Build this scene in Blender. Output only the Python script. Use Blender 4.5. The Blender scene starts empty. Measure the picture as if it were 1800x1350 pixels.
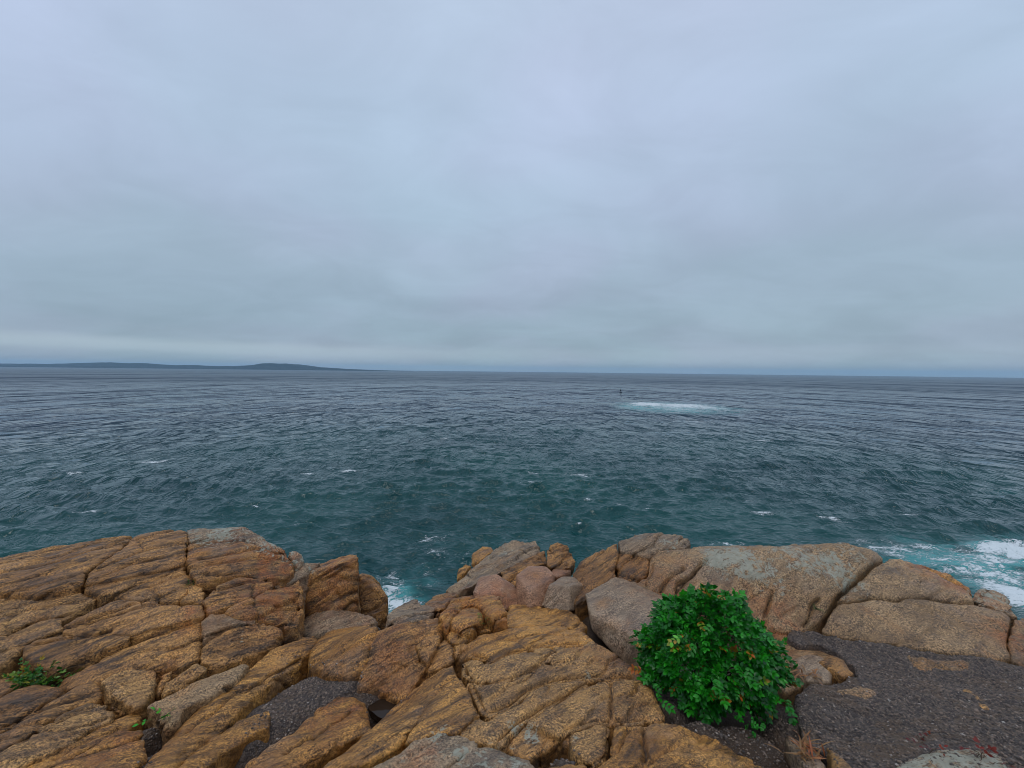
import bpy, bmesh, math, random
import numpy as np
from mathutils import Vector, Matrix, Euler
from mathutils.geometry import delaunay_2d_cdt

random.seed(7)
RNG = np.random.default_rng(11)
SC = bpy.context.scene
COL = SC.collection
R = math.radians

# ------------------------------------------------------------------ camera
EYE = 18.0                      # eye height above the sea (m)
FPX = 720.0                     # focal length in photo pixels (1800 wide)
PITCH, ROLL = R(1.80), R(0.64)
cam_d = bpy.data.cameras.new('camera')
cam_d.sensor_width = 36.0
cam_d.lens = 36.0 * FPX / 1800.0
cam_d.clip_start = 0.05
cam_d.clip_end = 60000.0
cam = bpy.data.objects.new('camera', cam_d)
COL.objects.link(cam)
CAM_M = Matrix.Rotation(math.pi / 2 - PITCH, 4, 'X') @ Matrix.Rotation(ROLL, 4, 'Z')
cam.matrix_world = Matrix.Translation((0, 0, EYE)) @ CAM_M
SC.camera = cam
CM = np.array(CAM_M.to_3x3())

# ------------------------------------------------------------------ render settings
SC.render.engine = 'CYCLES'
SC.cycles.use_denoising = True
SC.cycles.max_bounces = 6
SC.cycles.diffuse_bounces = 3
SC.cycles.glossy_bounces = 2
SC.cycles.transmission_bounces = 3
SC.cycles.volume_bounces = 0
SC.cycles.transparent_max_bounces = 6
SC.cycles.use_adaptive_sampling = False
SC.cycles.filter_width = 0.9
SC.view_settings.view_transform = 'Standard'
SC.view_settings.look = 'None'
SC.view_settings.exposure = 0.0
SC.view_settings.gamma = 1.0
SC.view_settings.use_curve_mapping = False

# ------------------------------------------------------------------ node helper
class NT:
    def __init__(s, tree):
        s.t = tree; s.n = tree.nodes; s.l = tree.links
    def add(s, typ, **kw):
        n = s.n.new(typ)
        ins = kw.pop('ins', {})
        for k, v in kw.items():
            setattr(n, k, v)
        for k, v in ins.items():
            s.put(n.inputs[k], v)
        return n
    def put(s, sock, v):
        if isinstance(v, bpy.types.NodeSocket):
            s.l.new(v, sock)
        elif isinstance(v, bpy.types.Node):
            s.l.new(v.outputs[0], sock)
        else:
            if hasattr(sock.default_value, '__len__') and isinstance(v, (tuple, list)):
                if len(sock.default_value) == 4 and len(v) == 3:
                    v = (*v, 1.0)
            sock.default_value = v
    def math(s, op, a, b=None, c=None, clamp=False):
        n = s.n.new('ShaderNodeMath'); n.operation = op; n.use_clamp = clamp
        s.put(n.inputs[0], a)
        if b is not None: s.put(n.inputs[1], b)
        if c is not None: s.put(n.inputs[2], c)
        return n.outputs[0]
    def vmath(s, op, a, b=None):
        n = s.n.new('ShaderNodeVectorMath'); n.operation = op
        s.put(n.inputs[0], a)
        if b is not None: s.put(n.inputs[1], b)
        return n.outputs['Value'] if op in ('DOT_PRODUCT', 'LENGTH') else n.outputs[0]
    def mix(s, f, a, b, blend='MIX'):
        n = s.n.new('ShaderNodeMix'); n.data_type = 'RGBA'; n.blend_type = blend
        n.clamp_factor = True
        s.put(n.inputs[0], f); s.put(n.inputs[6], a); s.put(n.inputs[7], b)
        return n.outputs[2]
    def ss(s, x, a, b, lo=0.0, hi=1.0):
        n = s.n.new('ShaderNodeMapRange'); n.interpolation_type = 'SMOOTHSTEP'
        s.put(n.inputs[0], x); s.put(n.inputs[1], a); s.put(n.inputs[2], b)
        s.put(n.inputs[3], lo); s.put(n.inputs[4], hi)
        return n.outputs[0]
    def noise(s, vec, scale, detail=3.0, rough=0.55, dist=0.0, out=0):
        n = s.n.new('ShaderNodeTexNoise')
        s.put(n.inputs['Vector'], vec); s.put(n.inputs['Scale'], scale)
        s.put(n.inputs['Detail'], detail); s.put(n.inputs['Roughness'], rough)
        s.put(n.inputs['Distortion'], dist)
        return n.outputs[out]
    def mapping(s, vec, rot=(0, 0, 0), scale=(1, 1, 1), loc=(0, 0, 0)):
        n = s.n.new('ShaderNodeMapping')
        s.put(n.inputs['Vector'], vec)
        n.inputs['Rotation'].default_value = rot
        n.inputs['Scale'].default_value = scale
        n.inputs['Location'].default_value = loc
        return n.outputs[0]
    def ramp(s, x, stops, interp='LINEAR'):
        n = s.n.new('ShaderNodeValToRGB'); n.color_ramp.interpolation = interp
        e = n.color_ramp.elements
        while len(e) < len(stops): e.new(0.5)
        for el, (p, c) in zip(e, stops):
            el.position = p; el.color = (*c, 1.0) if len(c) == 3 else c
        s.put(n.inputs[0], x)
        return n.outputs[0]
    def attr(s, name, out='Fac'):
        n = s.n.new('ShaderNodeAttribute'); n.attribute_name = name
        return n.outputs[out]

def new_mat(name):
    m = bpy.data.materials.new(name); m.use_nodes = True
    m.node_tree.nodes.clear()
    return m, NT(m.node_tree)

# ------------------------------------------------------------------ world: overcast sky
SUN_EL, SUN_AZ = R(70), R(-155)          # azimuth measured from +Y towards +X
world = bpy.data.worlds.new('World')
SC.world = world
world.use_nodes = True
world.node_tree.nodes.clear()
W = NT(world.node_tree)
sky = W.add('ShaderNodeTexSky', sky_type='NISHITA', sun_disc=False)
sky.sun_elevation = SUN_EL
sky.sun_rotation = SUN_AZ
sky.air_density = 1.0; sky.dust_density = 3.0
tc = W.add('ShaderNodeTexCoord').outputs['Generated']
d = W.vmath('NORMALIZE', tc)
sep = W.add('ShaderNodeSeparateXYZ', ins={0: d})
dz = W.math('MAXIMUM', sep.outputs[2], 0.0)
inv = W.math('DIVIDE', 1.0, W.math('ADD', dz, 0.22))
pl = W.add('ShaderNodeCombineXYZ', ins={0: W.math('MULTIPLY', sep.outputs[0], inv), 1: W.math('MULTIPLY', sep.outputs[1], inv), 2: 0.0}).outputs[0]
base = W.ramp(dz, [(0.0, (0.46, 0.59, 0.66)), (0.022, (0.42, 0.545, 0.62)), (0.06, (0.35, 0.465, 0.555)), (0.17, (0.37, 0.485, 0.605)),
                   (0.34, (0.42, 0.555, 0.71)), (0.52, (0.475, 0.605, 0.79)), (0.66, (0.50, 0.615, 0.80)), (1.0, (0.62, 0.72, 0.88))])
n1 = W.noise(pl, 0.9, 4.0, 0.5, 0.5)
n2 = W.noise(W.mapping(pl, (0, 0, 0.3), (0.8, 1.2, 1)), 2.4, 6.0, 0.6, 0.8)
nn = W.math('ADD', W.math('MULTIPLY', n1, 0.65), W.math('MULTIPLY', n2, 0.35))
amp = W.ss(nn, 0.32, 0.68, 0.905, 1.095)
c1 = W.mix(1.0, base, amp, 'MULTIPLY')
# lilac / green-blue shifts of the cloud base
hue = W.ss(W.noise(pl, 0.7, 2.0, 0.5, 0.0), 0.40, 0.62)
c2 = W.mix(hue, W.mix(1.0, c1, (0.98, 1.003, 1.0, 1), 'MULTIPLY'), W.mix(1.0, c1, (1.03, 0.985, 1.02, 1), 'MULTIPLY'))
# thin bright slot far away under the cloud deck, with a darker bank above it
az = W.math('ARCTAN2', sep.outputs[0], sep.outputs[1])
el = W.add('ShaderNodeCombineXYZ', ins={0: W.math('MULTIPLY', az, 2.2), 1: W.math('MULTIPLY', sep.outputs[2], 26.0), 2: 3.3}).outputs[0]
st = W.noise(el, 1.0, 4.0, 0.55, 0.4)
dzw = W.math('ADD', sep.outputs[2], W.math('MULTIPLY', W.math('SUBTRACT', st, 0.5), 0.022))
band = W.math('MULTIPLY', W.ss(dzw, 0.020, 0.036), W.ss(dzw, 0.060, 0.042))
band = W.math('MULTIPLY', band, W.ss(az, 0.25, -0.75, 0.12, 0.85))
bank = W.math('MULTIPLY', W.ss(dzw, 0.05, 0.085), W.ss(dzw, 0.26, 0.10))
c2 = W.mix(W.math('MULTIPLY', bank, W.ss(az, 0.7, -0.6, 0.15, 0.55)), c2, W.mix(1.0, c2, (0.86, 0.90, 0.93, 1), 'MULTIPLY'))
c2 = W.mix(1.0, c2, (1.045, 1.01, 0.99, 1), 'MULTIPLY')
c3 = W.mix(W.math('MULTIPLY', band, 0.75), c2, (0.54, 0.655, 0.72, 1))
nis = W.mix(1.0, sky.outputs[0], (0.09, 0.09, 0.09, 1), 'MULTIPLY')
cc = W.mix(0.93, nis, c3)
bg = W.add('ShaderNodeBackground', ins={'Color': cc, 'Strength': 1.0})
wo = W.add('ShaderNodeOutputWorld', ins={'Surface': bg})
world.cycles.sampling_method = 'MANUAL'
world.cycles.sample_map_resolution = 512

# ------------------------------------------------------------------ sun behind the cloud
sun_d = bpy.data.lights.new('sun', 'SUN')
sun_d.energy = 0.55
sun_d.angle = R(16)
sun_d.color = (1.0, 0.96, 0.90)
sun = bpy.data.objects.new('sun', sun_d); COL.objects.link(sun)
sdir = Vector((math.sin(SUN_AZ) * math.cos(SUN_EL), math.cos(SUN_AZ) * math.cos(SUN_EL), math.sin(SUN_EL)))
sun.rotation_euler = (-sdir).to_track_quat('-Z', 'Y').to_euler()
sun.location = (0, 0, 60)

# ------------------------------------------------------------------ numpy noise
_P = np.random.default_rng(3).permutation(256)
_P = np.concatenate([_P, _P, _P]).astype(np.int32)
_G = np.array([(1,1,0),(-1,1,0),(1,-1,0),(-1,-1,0),(1,0,1),(-1,0,1),(1,0,-1),(-1,0,-1),(0,1,1),(0,-1,1),(0,1,-1),(0,-1,-1),(1,1,0),(-1,1,0),(0,-1,1),(0,-1,-1)], float)
def pnoise(p):
    p = np.asarray(p, float)
    i = np.floor(p).astype(np.int64); f = p - i; i &= 255
    u = f * f * f * (f * (f * 6 - 15) + 10)
    def g(dx, dy, dz_):
        h = _P[_P[_P[i[:, 0] + dx] + i[:, 1] + dy] + i[:, 2] + dz_] & 15
        v = _G[h]
        return v[:, 0] * (f[:, 0] - dx) + v[:, 1] * (f[:, 1] - dy) + v[:, 2] * (f[:, 2] - dz_)
    def lp(a, b, t): return a + t * (b - a)
    x0 = lp(lp(g(0,0,0), g(1,0,0), u[:,0]), lp(g(0,1,0), g(1,1,0), u[:,0]), u[:,1])
    x1 = lp(lp(g(0,0,1), g(1,0,1), u[:,0]), lp(g(0,1,1), g(1,1,1), u[:,0]), u[:,1])
    return lp(x0, x1, u[:, 2])
def fbm(p, oct=4, gain=0.5, lac=2.03):
    a, s, out = 1.0, 1.0, 0.0
    for k in range(oct):
        out = out + a * pnoise(p * s + 17.3 * k); a *= gain; s *= lac
    return out
def worley(p):
    """F1, F2 and a random number of the nearest cell."""
    p = np.asarray(p, float); i = np.floor(p).astype(np.int64); f = p - i
    f1 = np.full(len(p), 9.0); f2 = np.full(len(p), 9.0); idn = np.zeros(len(p), np.int64)
    for dx in (-1, 0, 1):
        for dy in (-1, 0, 1):
            for dz_ in (-1, 0, 1):
                a, b, c = (i[:, 0] + dx) & 255, (i[:, 1] + dy) & 255, (i[:, 2] + dz_) & 255
                h = _P[_P[_P[a] + b] + c]
                ox, oy, oz = _P[h] / 255.0, _P[h + 71] / 255.0, _P[h + 143] / 255.0
                d_ = (dx + ox - f[:, 0]) ** 2 + (dy + oy - f[:, 1]) ** 2 + (dz_ + oz - f[:, 2]) ** 2
                n = d_ < f1
                f2 = np.where(n, f1, np.minimum(f2, d_)); idn = np.where(n, h, idn); f1 = np.where(n, d_, f1)
    return np.sqrt(f1), np.sqrt(f2), _P[idn + 200] / 255.0
def sstep(x, a, b):
    t = np.clip((x - a) / (b - a), 0, 1); return t * t * (3 - 2 * t)

# ------------------------------------------------------------------ pixel -> ray, and the lie of the ledge
def rays(uv):
    uv = np.asarray(uv, float).reshape(-1, 2)
    c = np.stack([(uv[:, 0] - 900) / FPX, -(uv[:, 1] - 675) / FPX, -np.ones(len(uv))], 1)
    w = c @ CM.T
    return w / w[:, 1:2]                       # y = 1
def at_drop(u, v, D):
    r = rays([(u, v)])[0]
    return r * (D / -r[2])                     # relative to the eye
def at_y(u, v, Y):
    return rays([(u, v)])[0] * Y
def project(p):
    c = np.asarray(p) @ CM
    return np.stack([900 + FPX * c[:, 0] / -c[:, 2], 675 - FPX * c[:, 1] / -c[:, 2]], 1)

CTRL = [  # photo pixel and drop below the eye in metres
 (-300,1500,2.0),(0,1450,1.98),(250,1430,1.98),(450,1430,2.0),(700,1450,1.82),(900,1450,1.72),(1150,1450,1.74),(1350,1450,1.82),(1600,1450,1.86),(1800,1450,1.86),(2100,1450,1.88),
 (0,1330,2.06),(180,1300,2.10),(300,1340,2.14),(430,1340,2.12),(560,1345,2.08),(700,1330,1.96),(880,1330,1.92),(1050,1320,1.90),(1250,1320,1.98),(1450,1320,2.05),(1700,1320,1.98),(2000,1320,1.98),
 (0,1240,2.13),(150,1225,2.16),(280,1240,2.26),(400,1230,2.24),(520,1240,2.30),(600,1250,2.26),(675,1240,2.36),(790,1225,2.10),(950,1220,2.05),(1110,1220,2.10),(1270,1240,2.16),(1420,1240,2.16),(1600,1230,2.13),(1800,1230,2.10),(2100,1230,2.10),
 (0,1150,2.06),(110,1170,2.15),(200,1140,2.06),(320,1130,2.06),(400,1140,2.16),(470,1170,2.30),(550,1170,2.32),(600,1140,2.24),(690,1120,2.10),(680,1190,2.26),(790,1150,2.18),(900,1160,2.13),(1000,1140,2.18),(1110,1180,2.18),(1300,1150,2.26),(1420,1140,2.30),(1600,1145,2.27),(1790,1165,2.22),(2100,1170,2.2),
 (0,1080,1.95),(120,1090,1.96),(260,1075,1.95),(350,1090,1.99),(430,1100,2.08),(500,1080,2.14),(590,1100,2.44),(660,1100,2.38),(740,1095,2.22),(840,1100,2.24),(940,1090,2.26),(1010,1085,2.32),
 (0,1020,1.84),(150,1020,1.83),(300,1010,1.82),(420,1020,1.90),(480,1000,1.92),
 (0,982,1.77),(160,952,1.72),(300,935,1.69),(430,932,1.70),(500,970,1.84),(560,1000,2.02),
 (720,1070,2.36),(800,1050,2.36),(900,1060,2.38),(990,1040,2.36),(950,1000,2.36),
 (1060,1040,2.24),(1030,1000,2.16),(1110,945,1.96),(1200,945,1.93),(1150,1010,2.06),(1230,1040,2.14),(1300,1010,1.98),(1300,962,1.90),(1450,957,1.86),(1530,975,1.90),(1420,1010,1.94),(1330,1080,2.26),(1410,1090,2.26),(1430,1050,2.08),
 (1490,1040,2.08),(1560,985,1.96),(1640,1010,2.02),(1700,1042,2.08),(1580,1048,2.07),(1500,1085,2.16),(1600,1110,2.19),(1720,1100,2.15),(1780,1080,2.12),(1450,1095,2.24),(1850,1110,2.14),(2100,1090,2.1),
]
cw = np.array([at_drop(*c) for c in CTRL])
def _tps_k(r): return np.where(r > 1e-9, r * r * np.log(np.maximum(r, 1e-9)), 0.0)
_n = len(cw)
_A = np.zeros((_n + 3, _n + 3))
_A[:_n, :_n] = _tps_k(np.linalg.norm(cw[:, None, :2] - cw[None, :, :2], axis=2)) + 0.004 * np.eye(_n)
_A[:_n, _n] = 1; _A[:_n, _n+1:] = cw[:, :2]; _A[_n, :_n] = 1; _A[_n+1:, :_n] = cw[:, :2].T
_W = np.linalg.solve(_A, np.concatenate([cw[:, 2], np.zeros(3)]))
def zf(xy):
    xy = np.asarray(xy, float).reshape(-1, 2)
    out = np.empty(len(xy))
    for s in range(0, len(xy), 20000):
        q = xy[s:s+20000]
        r = np.linalg.norm(q[:, None, :] - cw[None, :, :2], axis=2)
        out[s:s+20000] = _tps_k(r) @ _W[:_n] + _W[_n] + q @ _W[_n+1:]
    return np.clip(out, -3.2, -1.5)
_ts = np.arange(1.2, 7.5, 0.02)
def surf(uv, lift=0.0):
    """Points where the photo rays meet the lie of the ledge."""
    rr = rays(uv); out = []
    for r in rr:
        P = r[None, :] * _ts[:, None]
        g = P[:, 2] - (zf(P[:, :2]) + lift)
        k = np.where(g < 0)[0]
        if len(k) and k[0] > 0:
            k = k[0]; t = _ts[k-1] + 0.02 * g[k-1] / (g[k-1] - g[k])
        else:
            sel = (_ts > 2.5) & (_ts < 5.5)
            t = _ts[sel][np.argmin(g[sel])]
        out.append(r * t)
    return np.array(out)

# foliation frame: strike direction, normal, dip direction
STR = np.array([0.79, 0.61, 0.0]); STR /= np.linalg.norm(STR)
_h = np.array([-STR[1], STR[0], 0.0]); DIPA = R(58)
FN = _h * math.sin(DIPA) + np.array([0, 0, math.cos(DIPA)])
FQ = np.cross(FN, STR)

# ------------------------------------------------------------------ materials
def rock_mat(name, light, mid, dark, streak=0.5, lichen_amt=0.35, pinkish=None, grain=1.0):
    m, N = new_mat(name)
    pos = N.add('ShaderNodeNewGeometry').outputs['Position']
    fx = N.vmath('DOT_PRODUCT', pos, tuple(STR)); fy = N.vmath('DOT_PRODUCT', pos, tuple(FQ)); fz = N.vmath('DOT_PRODUCT', pos, tuple(FN))
    fol = N.add('ShaderNodeCombineXYZ', ins={0: fx, 1: N.math('MULTIPLY', fy, 1.6), 2: N.math('MULTIPLY', fz, 7.0)}).outputs[0]
    big = N.noise(pos, 1.1, 4.0, 0.6, 0.4)
    fol2 = N.add('ShaderNodeCombineXYZ', ins={0: fx, 1: N.math('MULTIPLY', fy, 1.3), 2: N.math('MULTIPLY', fz, 2.6)}).outputs[0]
    medn = N.noise(fol2, 5.0, 7.0, 0.64, 0.5)
    fo = N.noise(fol, 3.2, 6.0, 0.62, 0.5)
    gr = N.noise(pos, 78.0, 4.0, 0.7, 0.0)
    gr2 = N.noise(pos, 150.0, 2.0, 0.6, 0.0)
    vor = N.add('ShaderNodeTexVoronoi', ins={'Vector': pos, 'Scale': 95.0, 'Randomness': 1.0})
    c = N.mix(N.ss(N.math('ADD', N.math('MULTIPLY', big, 0.55), N.math('MULTIPLY', medn, 0.45)), 0.38, 0.62), mid, light)
    c = N.mix(N.math('MULTIPLY', N.ss(fo, 0.54, 0.34), streak), c, dark)
    c = N.mix(N.math('MULTIPLY', N.ss(medn, 0.47, 0.30), 0.5), c, dark)
    ln_ = N.noise(N.add('ShaderNodeCombineXYZ', ins={0: fx, 1: N.math('MULTIPLY', fy, 2.0), 2: N.math('MULTIPLY', fz, 5.0)}).outputs[0], 4.2, 4.0, 0.6, 0.6)
    line = N.ss(N.math('ABSOLUTE', N.math('SUBTRACT', ln_, 0.5)), 0.022, 0.003)
    line = N.math('MULTIPLY', line, N.ss(N.noise(pos, 4.0, 3.0), 0.42, 0.58))
    c = N.mix(N.math('MULTIPLY', line, streak), c, tuple(x * 0.6 for x in dark))
    stn = N.math('MULTIPLY', N.ss(N.noise(fol2, 1.7, 5.0, 0.6, 0.8), 0.52, 0.68), 0.55)
    c = N.mix(stn, c, tuple(x * 1.7 for x in dark))
    # rust stains
    rus = N.math('MULTIPLY', N.attr('rust'), N.ss(N.noise(pos, 9.0, 5.0, 0.65), 0.38, 0.60))
    c = N.mix(N.math('MULTIPLY', rus, 0.85), c, (0.36, 0.105, 0.022))
    # thin overall orange weathering
    ow = N.ss(N.noise(pos, 3.1, 5.0, 0.6, 0.2), 0.52, 0.74)
    c = N.mix(N.math('MULTIPLY', ow, 0.5), c, (0.40, 0.165, 0.035))
    gw = N.ss(N.noise(pos, 1.9, 4.0, 0.6, 0.3), 0.55, 0.72)
    c = N.mix(N.math('MULTIPLY', gw, 0.45), c, (0.26, 0.19, 0.135))
    # mineral grains
    gpat = N.ss(N.noise(pos, 7.0, 4.0, 0.6, 0.4), 0.36, 0.62)
    gr_m = N.math('ADD', 0.5, N.math('MULTIPLY', N.math('SUBTRACT', gr, 0.5), N.math('ADD', 0.35, N.math('MULTIPLY', gpat, 0.85))))
    g1 = N.ss(gr_m, 0.36, 0.66, 1.0 - 0.60 * grain, 1.0 + 0.60 * grain)
    c = N.mix(1.0, c, g1, 'MULTIPLY')
    sp = N.math('MULTIPLY', N.ss(vor.outputs['Distance'], 0.22, 0.05), N.ss(vor.outputs['Color'], 0.62, 0.80))
    c = N.mix(N.math('MULTIPLY', sp, 0.55 * grain), c, tuple(min(1, x * 1.9 + 0.06) for x in light))
    dk = N.math('MULTIPLY', N.ss(gr2, 0.44, 0.30), 0.6 * grain)
    c = N.mix(dk, c, tuple(x * 0.45 for x in dark))
    c = N.mix(N.math('MULTIPLY', N.ss(N.attr('crack_dark'), 0.35, 0.85), 0.72), c, (0.018, 0.012, 0.008))  # near-black colour along carved cracks, partings and joint grooves
    # lichen
    lw = N.attr('lichen')
    ln = N.math('ADD', N.math('MULTIPLY', N.noise(pos, 15.0, 6.0, 0.74, 0.9), 0.72), N.math('MULTIPLY', gr, 0.28))
    th = N.math('SUBTRACT', 0.76, N.math('MULTIPLY', lw, 0.315))
    lm = N.math('MULTIPLY', N.ss(N.math('SUBTRACT', ln, th), 0.0, 0.05), N.ss(lw, 0.02, 0.2))
    lc = N.mix(N.noise(pos, 23.0, 3.0, 0.6), (0.20, 0.20, 0.135), (0.46, 0.46, 0.37))
    c = N.mix(N.math('MULTIPLY', lm, 0.88), c, lc)
    hb = N.math('ADD', N.math('MULTIPLY', medn, 0.9), N.math('MULTIPLY', fo, 0.95))
    hb = N.math('ADD', hb, N.math('MULTIPLY', gr, 0.30))
    hb = N.math('SUBTRACT', hb, N.math('MULTIPLY', line, 0.35 * streak))
    hb = N.math('ADD', hb, N.math('MULTIPLY', gr2, 0.10))
    bump = N.add('ShaderNodeBump', ins={'Strength': 0.85, 'Distance': 0.016, 'Height': hb})
    rough = N.ss(medn, 0.3, 0.7, 0.34, 0.72)
    b = N.add('ShaderNodeBsdfPrincipled', ins={'Base Color': c, 'Roughness': rough, 'Normal': bump, 'Specular IOR Level': 0.5})
    N.add('ShaderNodeOutputMaterial', ins={'Surface': b})
    return m

M = {}
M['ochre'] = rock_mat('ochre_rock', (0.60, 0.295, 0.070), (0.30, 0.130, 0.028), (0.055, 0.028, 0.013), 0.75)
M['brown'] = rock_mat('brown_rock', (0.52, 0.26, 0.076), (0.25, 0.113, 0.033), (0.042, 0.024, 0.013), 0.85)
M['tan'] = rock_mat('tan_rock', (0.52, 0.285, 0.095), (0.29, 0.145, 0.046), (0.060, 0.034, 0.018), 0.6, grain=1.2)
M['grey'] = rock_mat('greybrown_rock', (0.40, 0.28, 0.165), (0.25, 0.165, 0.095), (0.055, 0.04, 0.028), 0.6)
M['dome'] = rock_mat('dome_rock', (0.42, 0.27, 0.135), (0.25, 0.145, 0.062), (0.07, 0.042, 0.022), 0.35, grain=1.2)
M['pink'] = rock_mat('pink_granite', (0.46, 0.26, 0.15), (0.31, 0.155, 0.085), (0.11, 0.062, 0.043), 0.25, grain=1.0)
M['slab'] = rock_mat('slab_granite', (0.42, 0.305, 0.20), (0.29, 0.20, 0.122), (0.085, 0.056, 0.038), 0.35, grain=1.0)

def gravel_mat():
    m, N = new_mat('gravel')
    pos = N.add('ShaderNodeNewGeometry').outputs['Position']
    v = N.add('ShaderNodeTexVoronoi', ins={'Vector': pos, 'Scale': 75.0})
    v2 = N.add('ShaderNodeTexVoronoi', ins={'Vector': pos, 'Scale': 170.0})
    c = N.ramp(v.outputs['Color'], [(0.0, (0.055, 0.045, 0.04)), (0.45, (0.125, 0.10, 0.086)), (0.75, (0.22, 0.17, 0.138)), (1.0, (0.38, 0.29, 0.22))])
    soil = N.ss(N.noise(pos, 3.4, 5.0, 0.62, 0.5), 0.49, 0.60)
    c = N.mix(N.math('MULTIPLY', soil, 0.72), c, (0.19, 0.125, 0.078))
    br = N.math('MULTIPLY', N.attr('soil'), N.ss(N.noise(pos, 7.0, 4.0, 0.6), 0.25, 0.55))
    c = N.mix(br, c, (0.085, 0.050, 0.028))
    c = N.mix(1.0, c, N.ss(v2.outputs['Distance'], 0.0, 0.7, 1.15, 0.65), 'MULTIPLY')
    h = N.math('ADD', N.math('MULTIPLY', v.outputs['Distance'], -1.0), N.math('MULTIPLY', v2.outputs['Distance'], -0.5))
    bump = N.add('ShaderNodeBump', ins={'Strength': 1.0, 'Distance': 0.012, 'Height': h})
    b = N.add('ShaderNodeBsdfPrincipled', ins={'Base Color': c, 'Roughness': 0.7, 'Normal': bump, 'Specular IOR Level': 0.4})
    N.add('ShaderNodeOutputMaterial', ins={'Surface': b})
    return m
M['gravel'] = gravel_mat()

def plain(name, col, rough=0.7, spec=0.4, rnd=None):
    m, N = new_mat(name)
    c = col
    if rnd:
        a = N.attr('rnd')
        c = N.ramp(a, rnd, 'LINEAR')
    else:
        pos = N.add('ShaderNodeNewGeometry').outputs['Position']
        c = N.mix(1.0, col, N.ss(N.noise(pos, 14.0, 3.0), 0.3, 0.7, 0.75, 1.2), 'MULTIPLY')
    b = N.add('ShaderNodeBsdfPrincipled', ins={'Base Color': c, 'Roughness': rough, 'Specular IOR Level': spec})
    N.add('ShaderNodeOutputMaterial', ins={'Surface': b})
    return m

# ------------------------------------------------------------------ object helpers
def tag(o, label=None, cat=None, group=None, kind=None):
    if label: o['label'] = label
    if cat: o['category'] = cat
    if group: o['group'] = group
    if kind: o['kind'] = kind
    return o
def empty(name, loc, label=None, cat=None, group=None, kind=None):
    o = bpy.data.objects.new(name, None); COL.objects.link(o)
    o.location = loc; o.empty_display_size = 0.1
    return tag(o, label, cat, group, kind)
def mesh_from(name, V, F, smooth=True, attrs=None):
    """V (n,3); F either (m,k) array or list of tuples."""
    me = bpy.data.meshes.new(name)
    V = np.asarray(V, np.float32)
    if isinstance(F, np.ndarray):
        k = F.shape[1]; nf = len(F)
        me.vertices.add(len(V)); me.vertices.foreach_set('co', V.ravel())
        me.loops.add(nf * k); me.loops.foreach_set('vertex_index', F.astype(np.int32).ravel())
        me.polygons.add(nf)
        me.polygons.foreach_set('loop_start', np.arange(0, nf * k, k, dtype=np.int32))
        me.polygons.foreach_set('loop_total', np.full(nf, k, np.int32))
        me.update(calc_edges=True)
    else:
        me.from_pydata([tuple(map(float, v)) for v in V], [], [tuple(map(int, f)) for f in F]); me.update()
    if smooth and len(me.polygons):
        me.polygons.foreach_set('use_smooth', np.ones(len(me.polygons), bool))
    for an, arr in (attrs or {}).items():
        a = me.attributes.new(an, 'FLOAT', 'POINT')
        a.data.foreach_set('value', np.asarray(arr, np.float32))
    return me
def link(name, me, mat, parent=None, origin=None):
    """Mesh data in eye-relative world metres (z=0 at the eye); origin moved to the base of the mesh."""
    n = len(me.vertices)
    co = np.empty(n * 3, np.float32); me.vertices.foreach_get('co', co); co = co.reshape(-1, 3)
    if origin is None:
        origin = np.array([(co[:, 0].min() + co[:, 0].max()) / 2, (co[:, 1].min() + co[:, 1].max()) / 2, co[:, 2].min()])
    me.vertices.foreach_set('co', (co - origin.astype(np.float32)).ravel()); me.update()
    o = bpy.data.objects.new(name, me); COL.objects.link(o)
    if mat: me.materials.append(mat)
    wl = Vector(origin) + Vector((0, 0, EYE))
    if parent is not None:
        o.parent = parent; o.location = wl - parent.location
    else:
        o.location = wl
    return o

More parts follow.
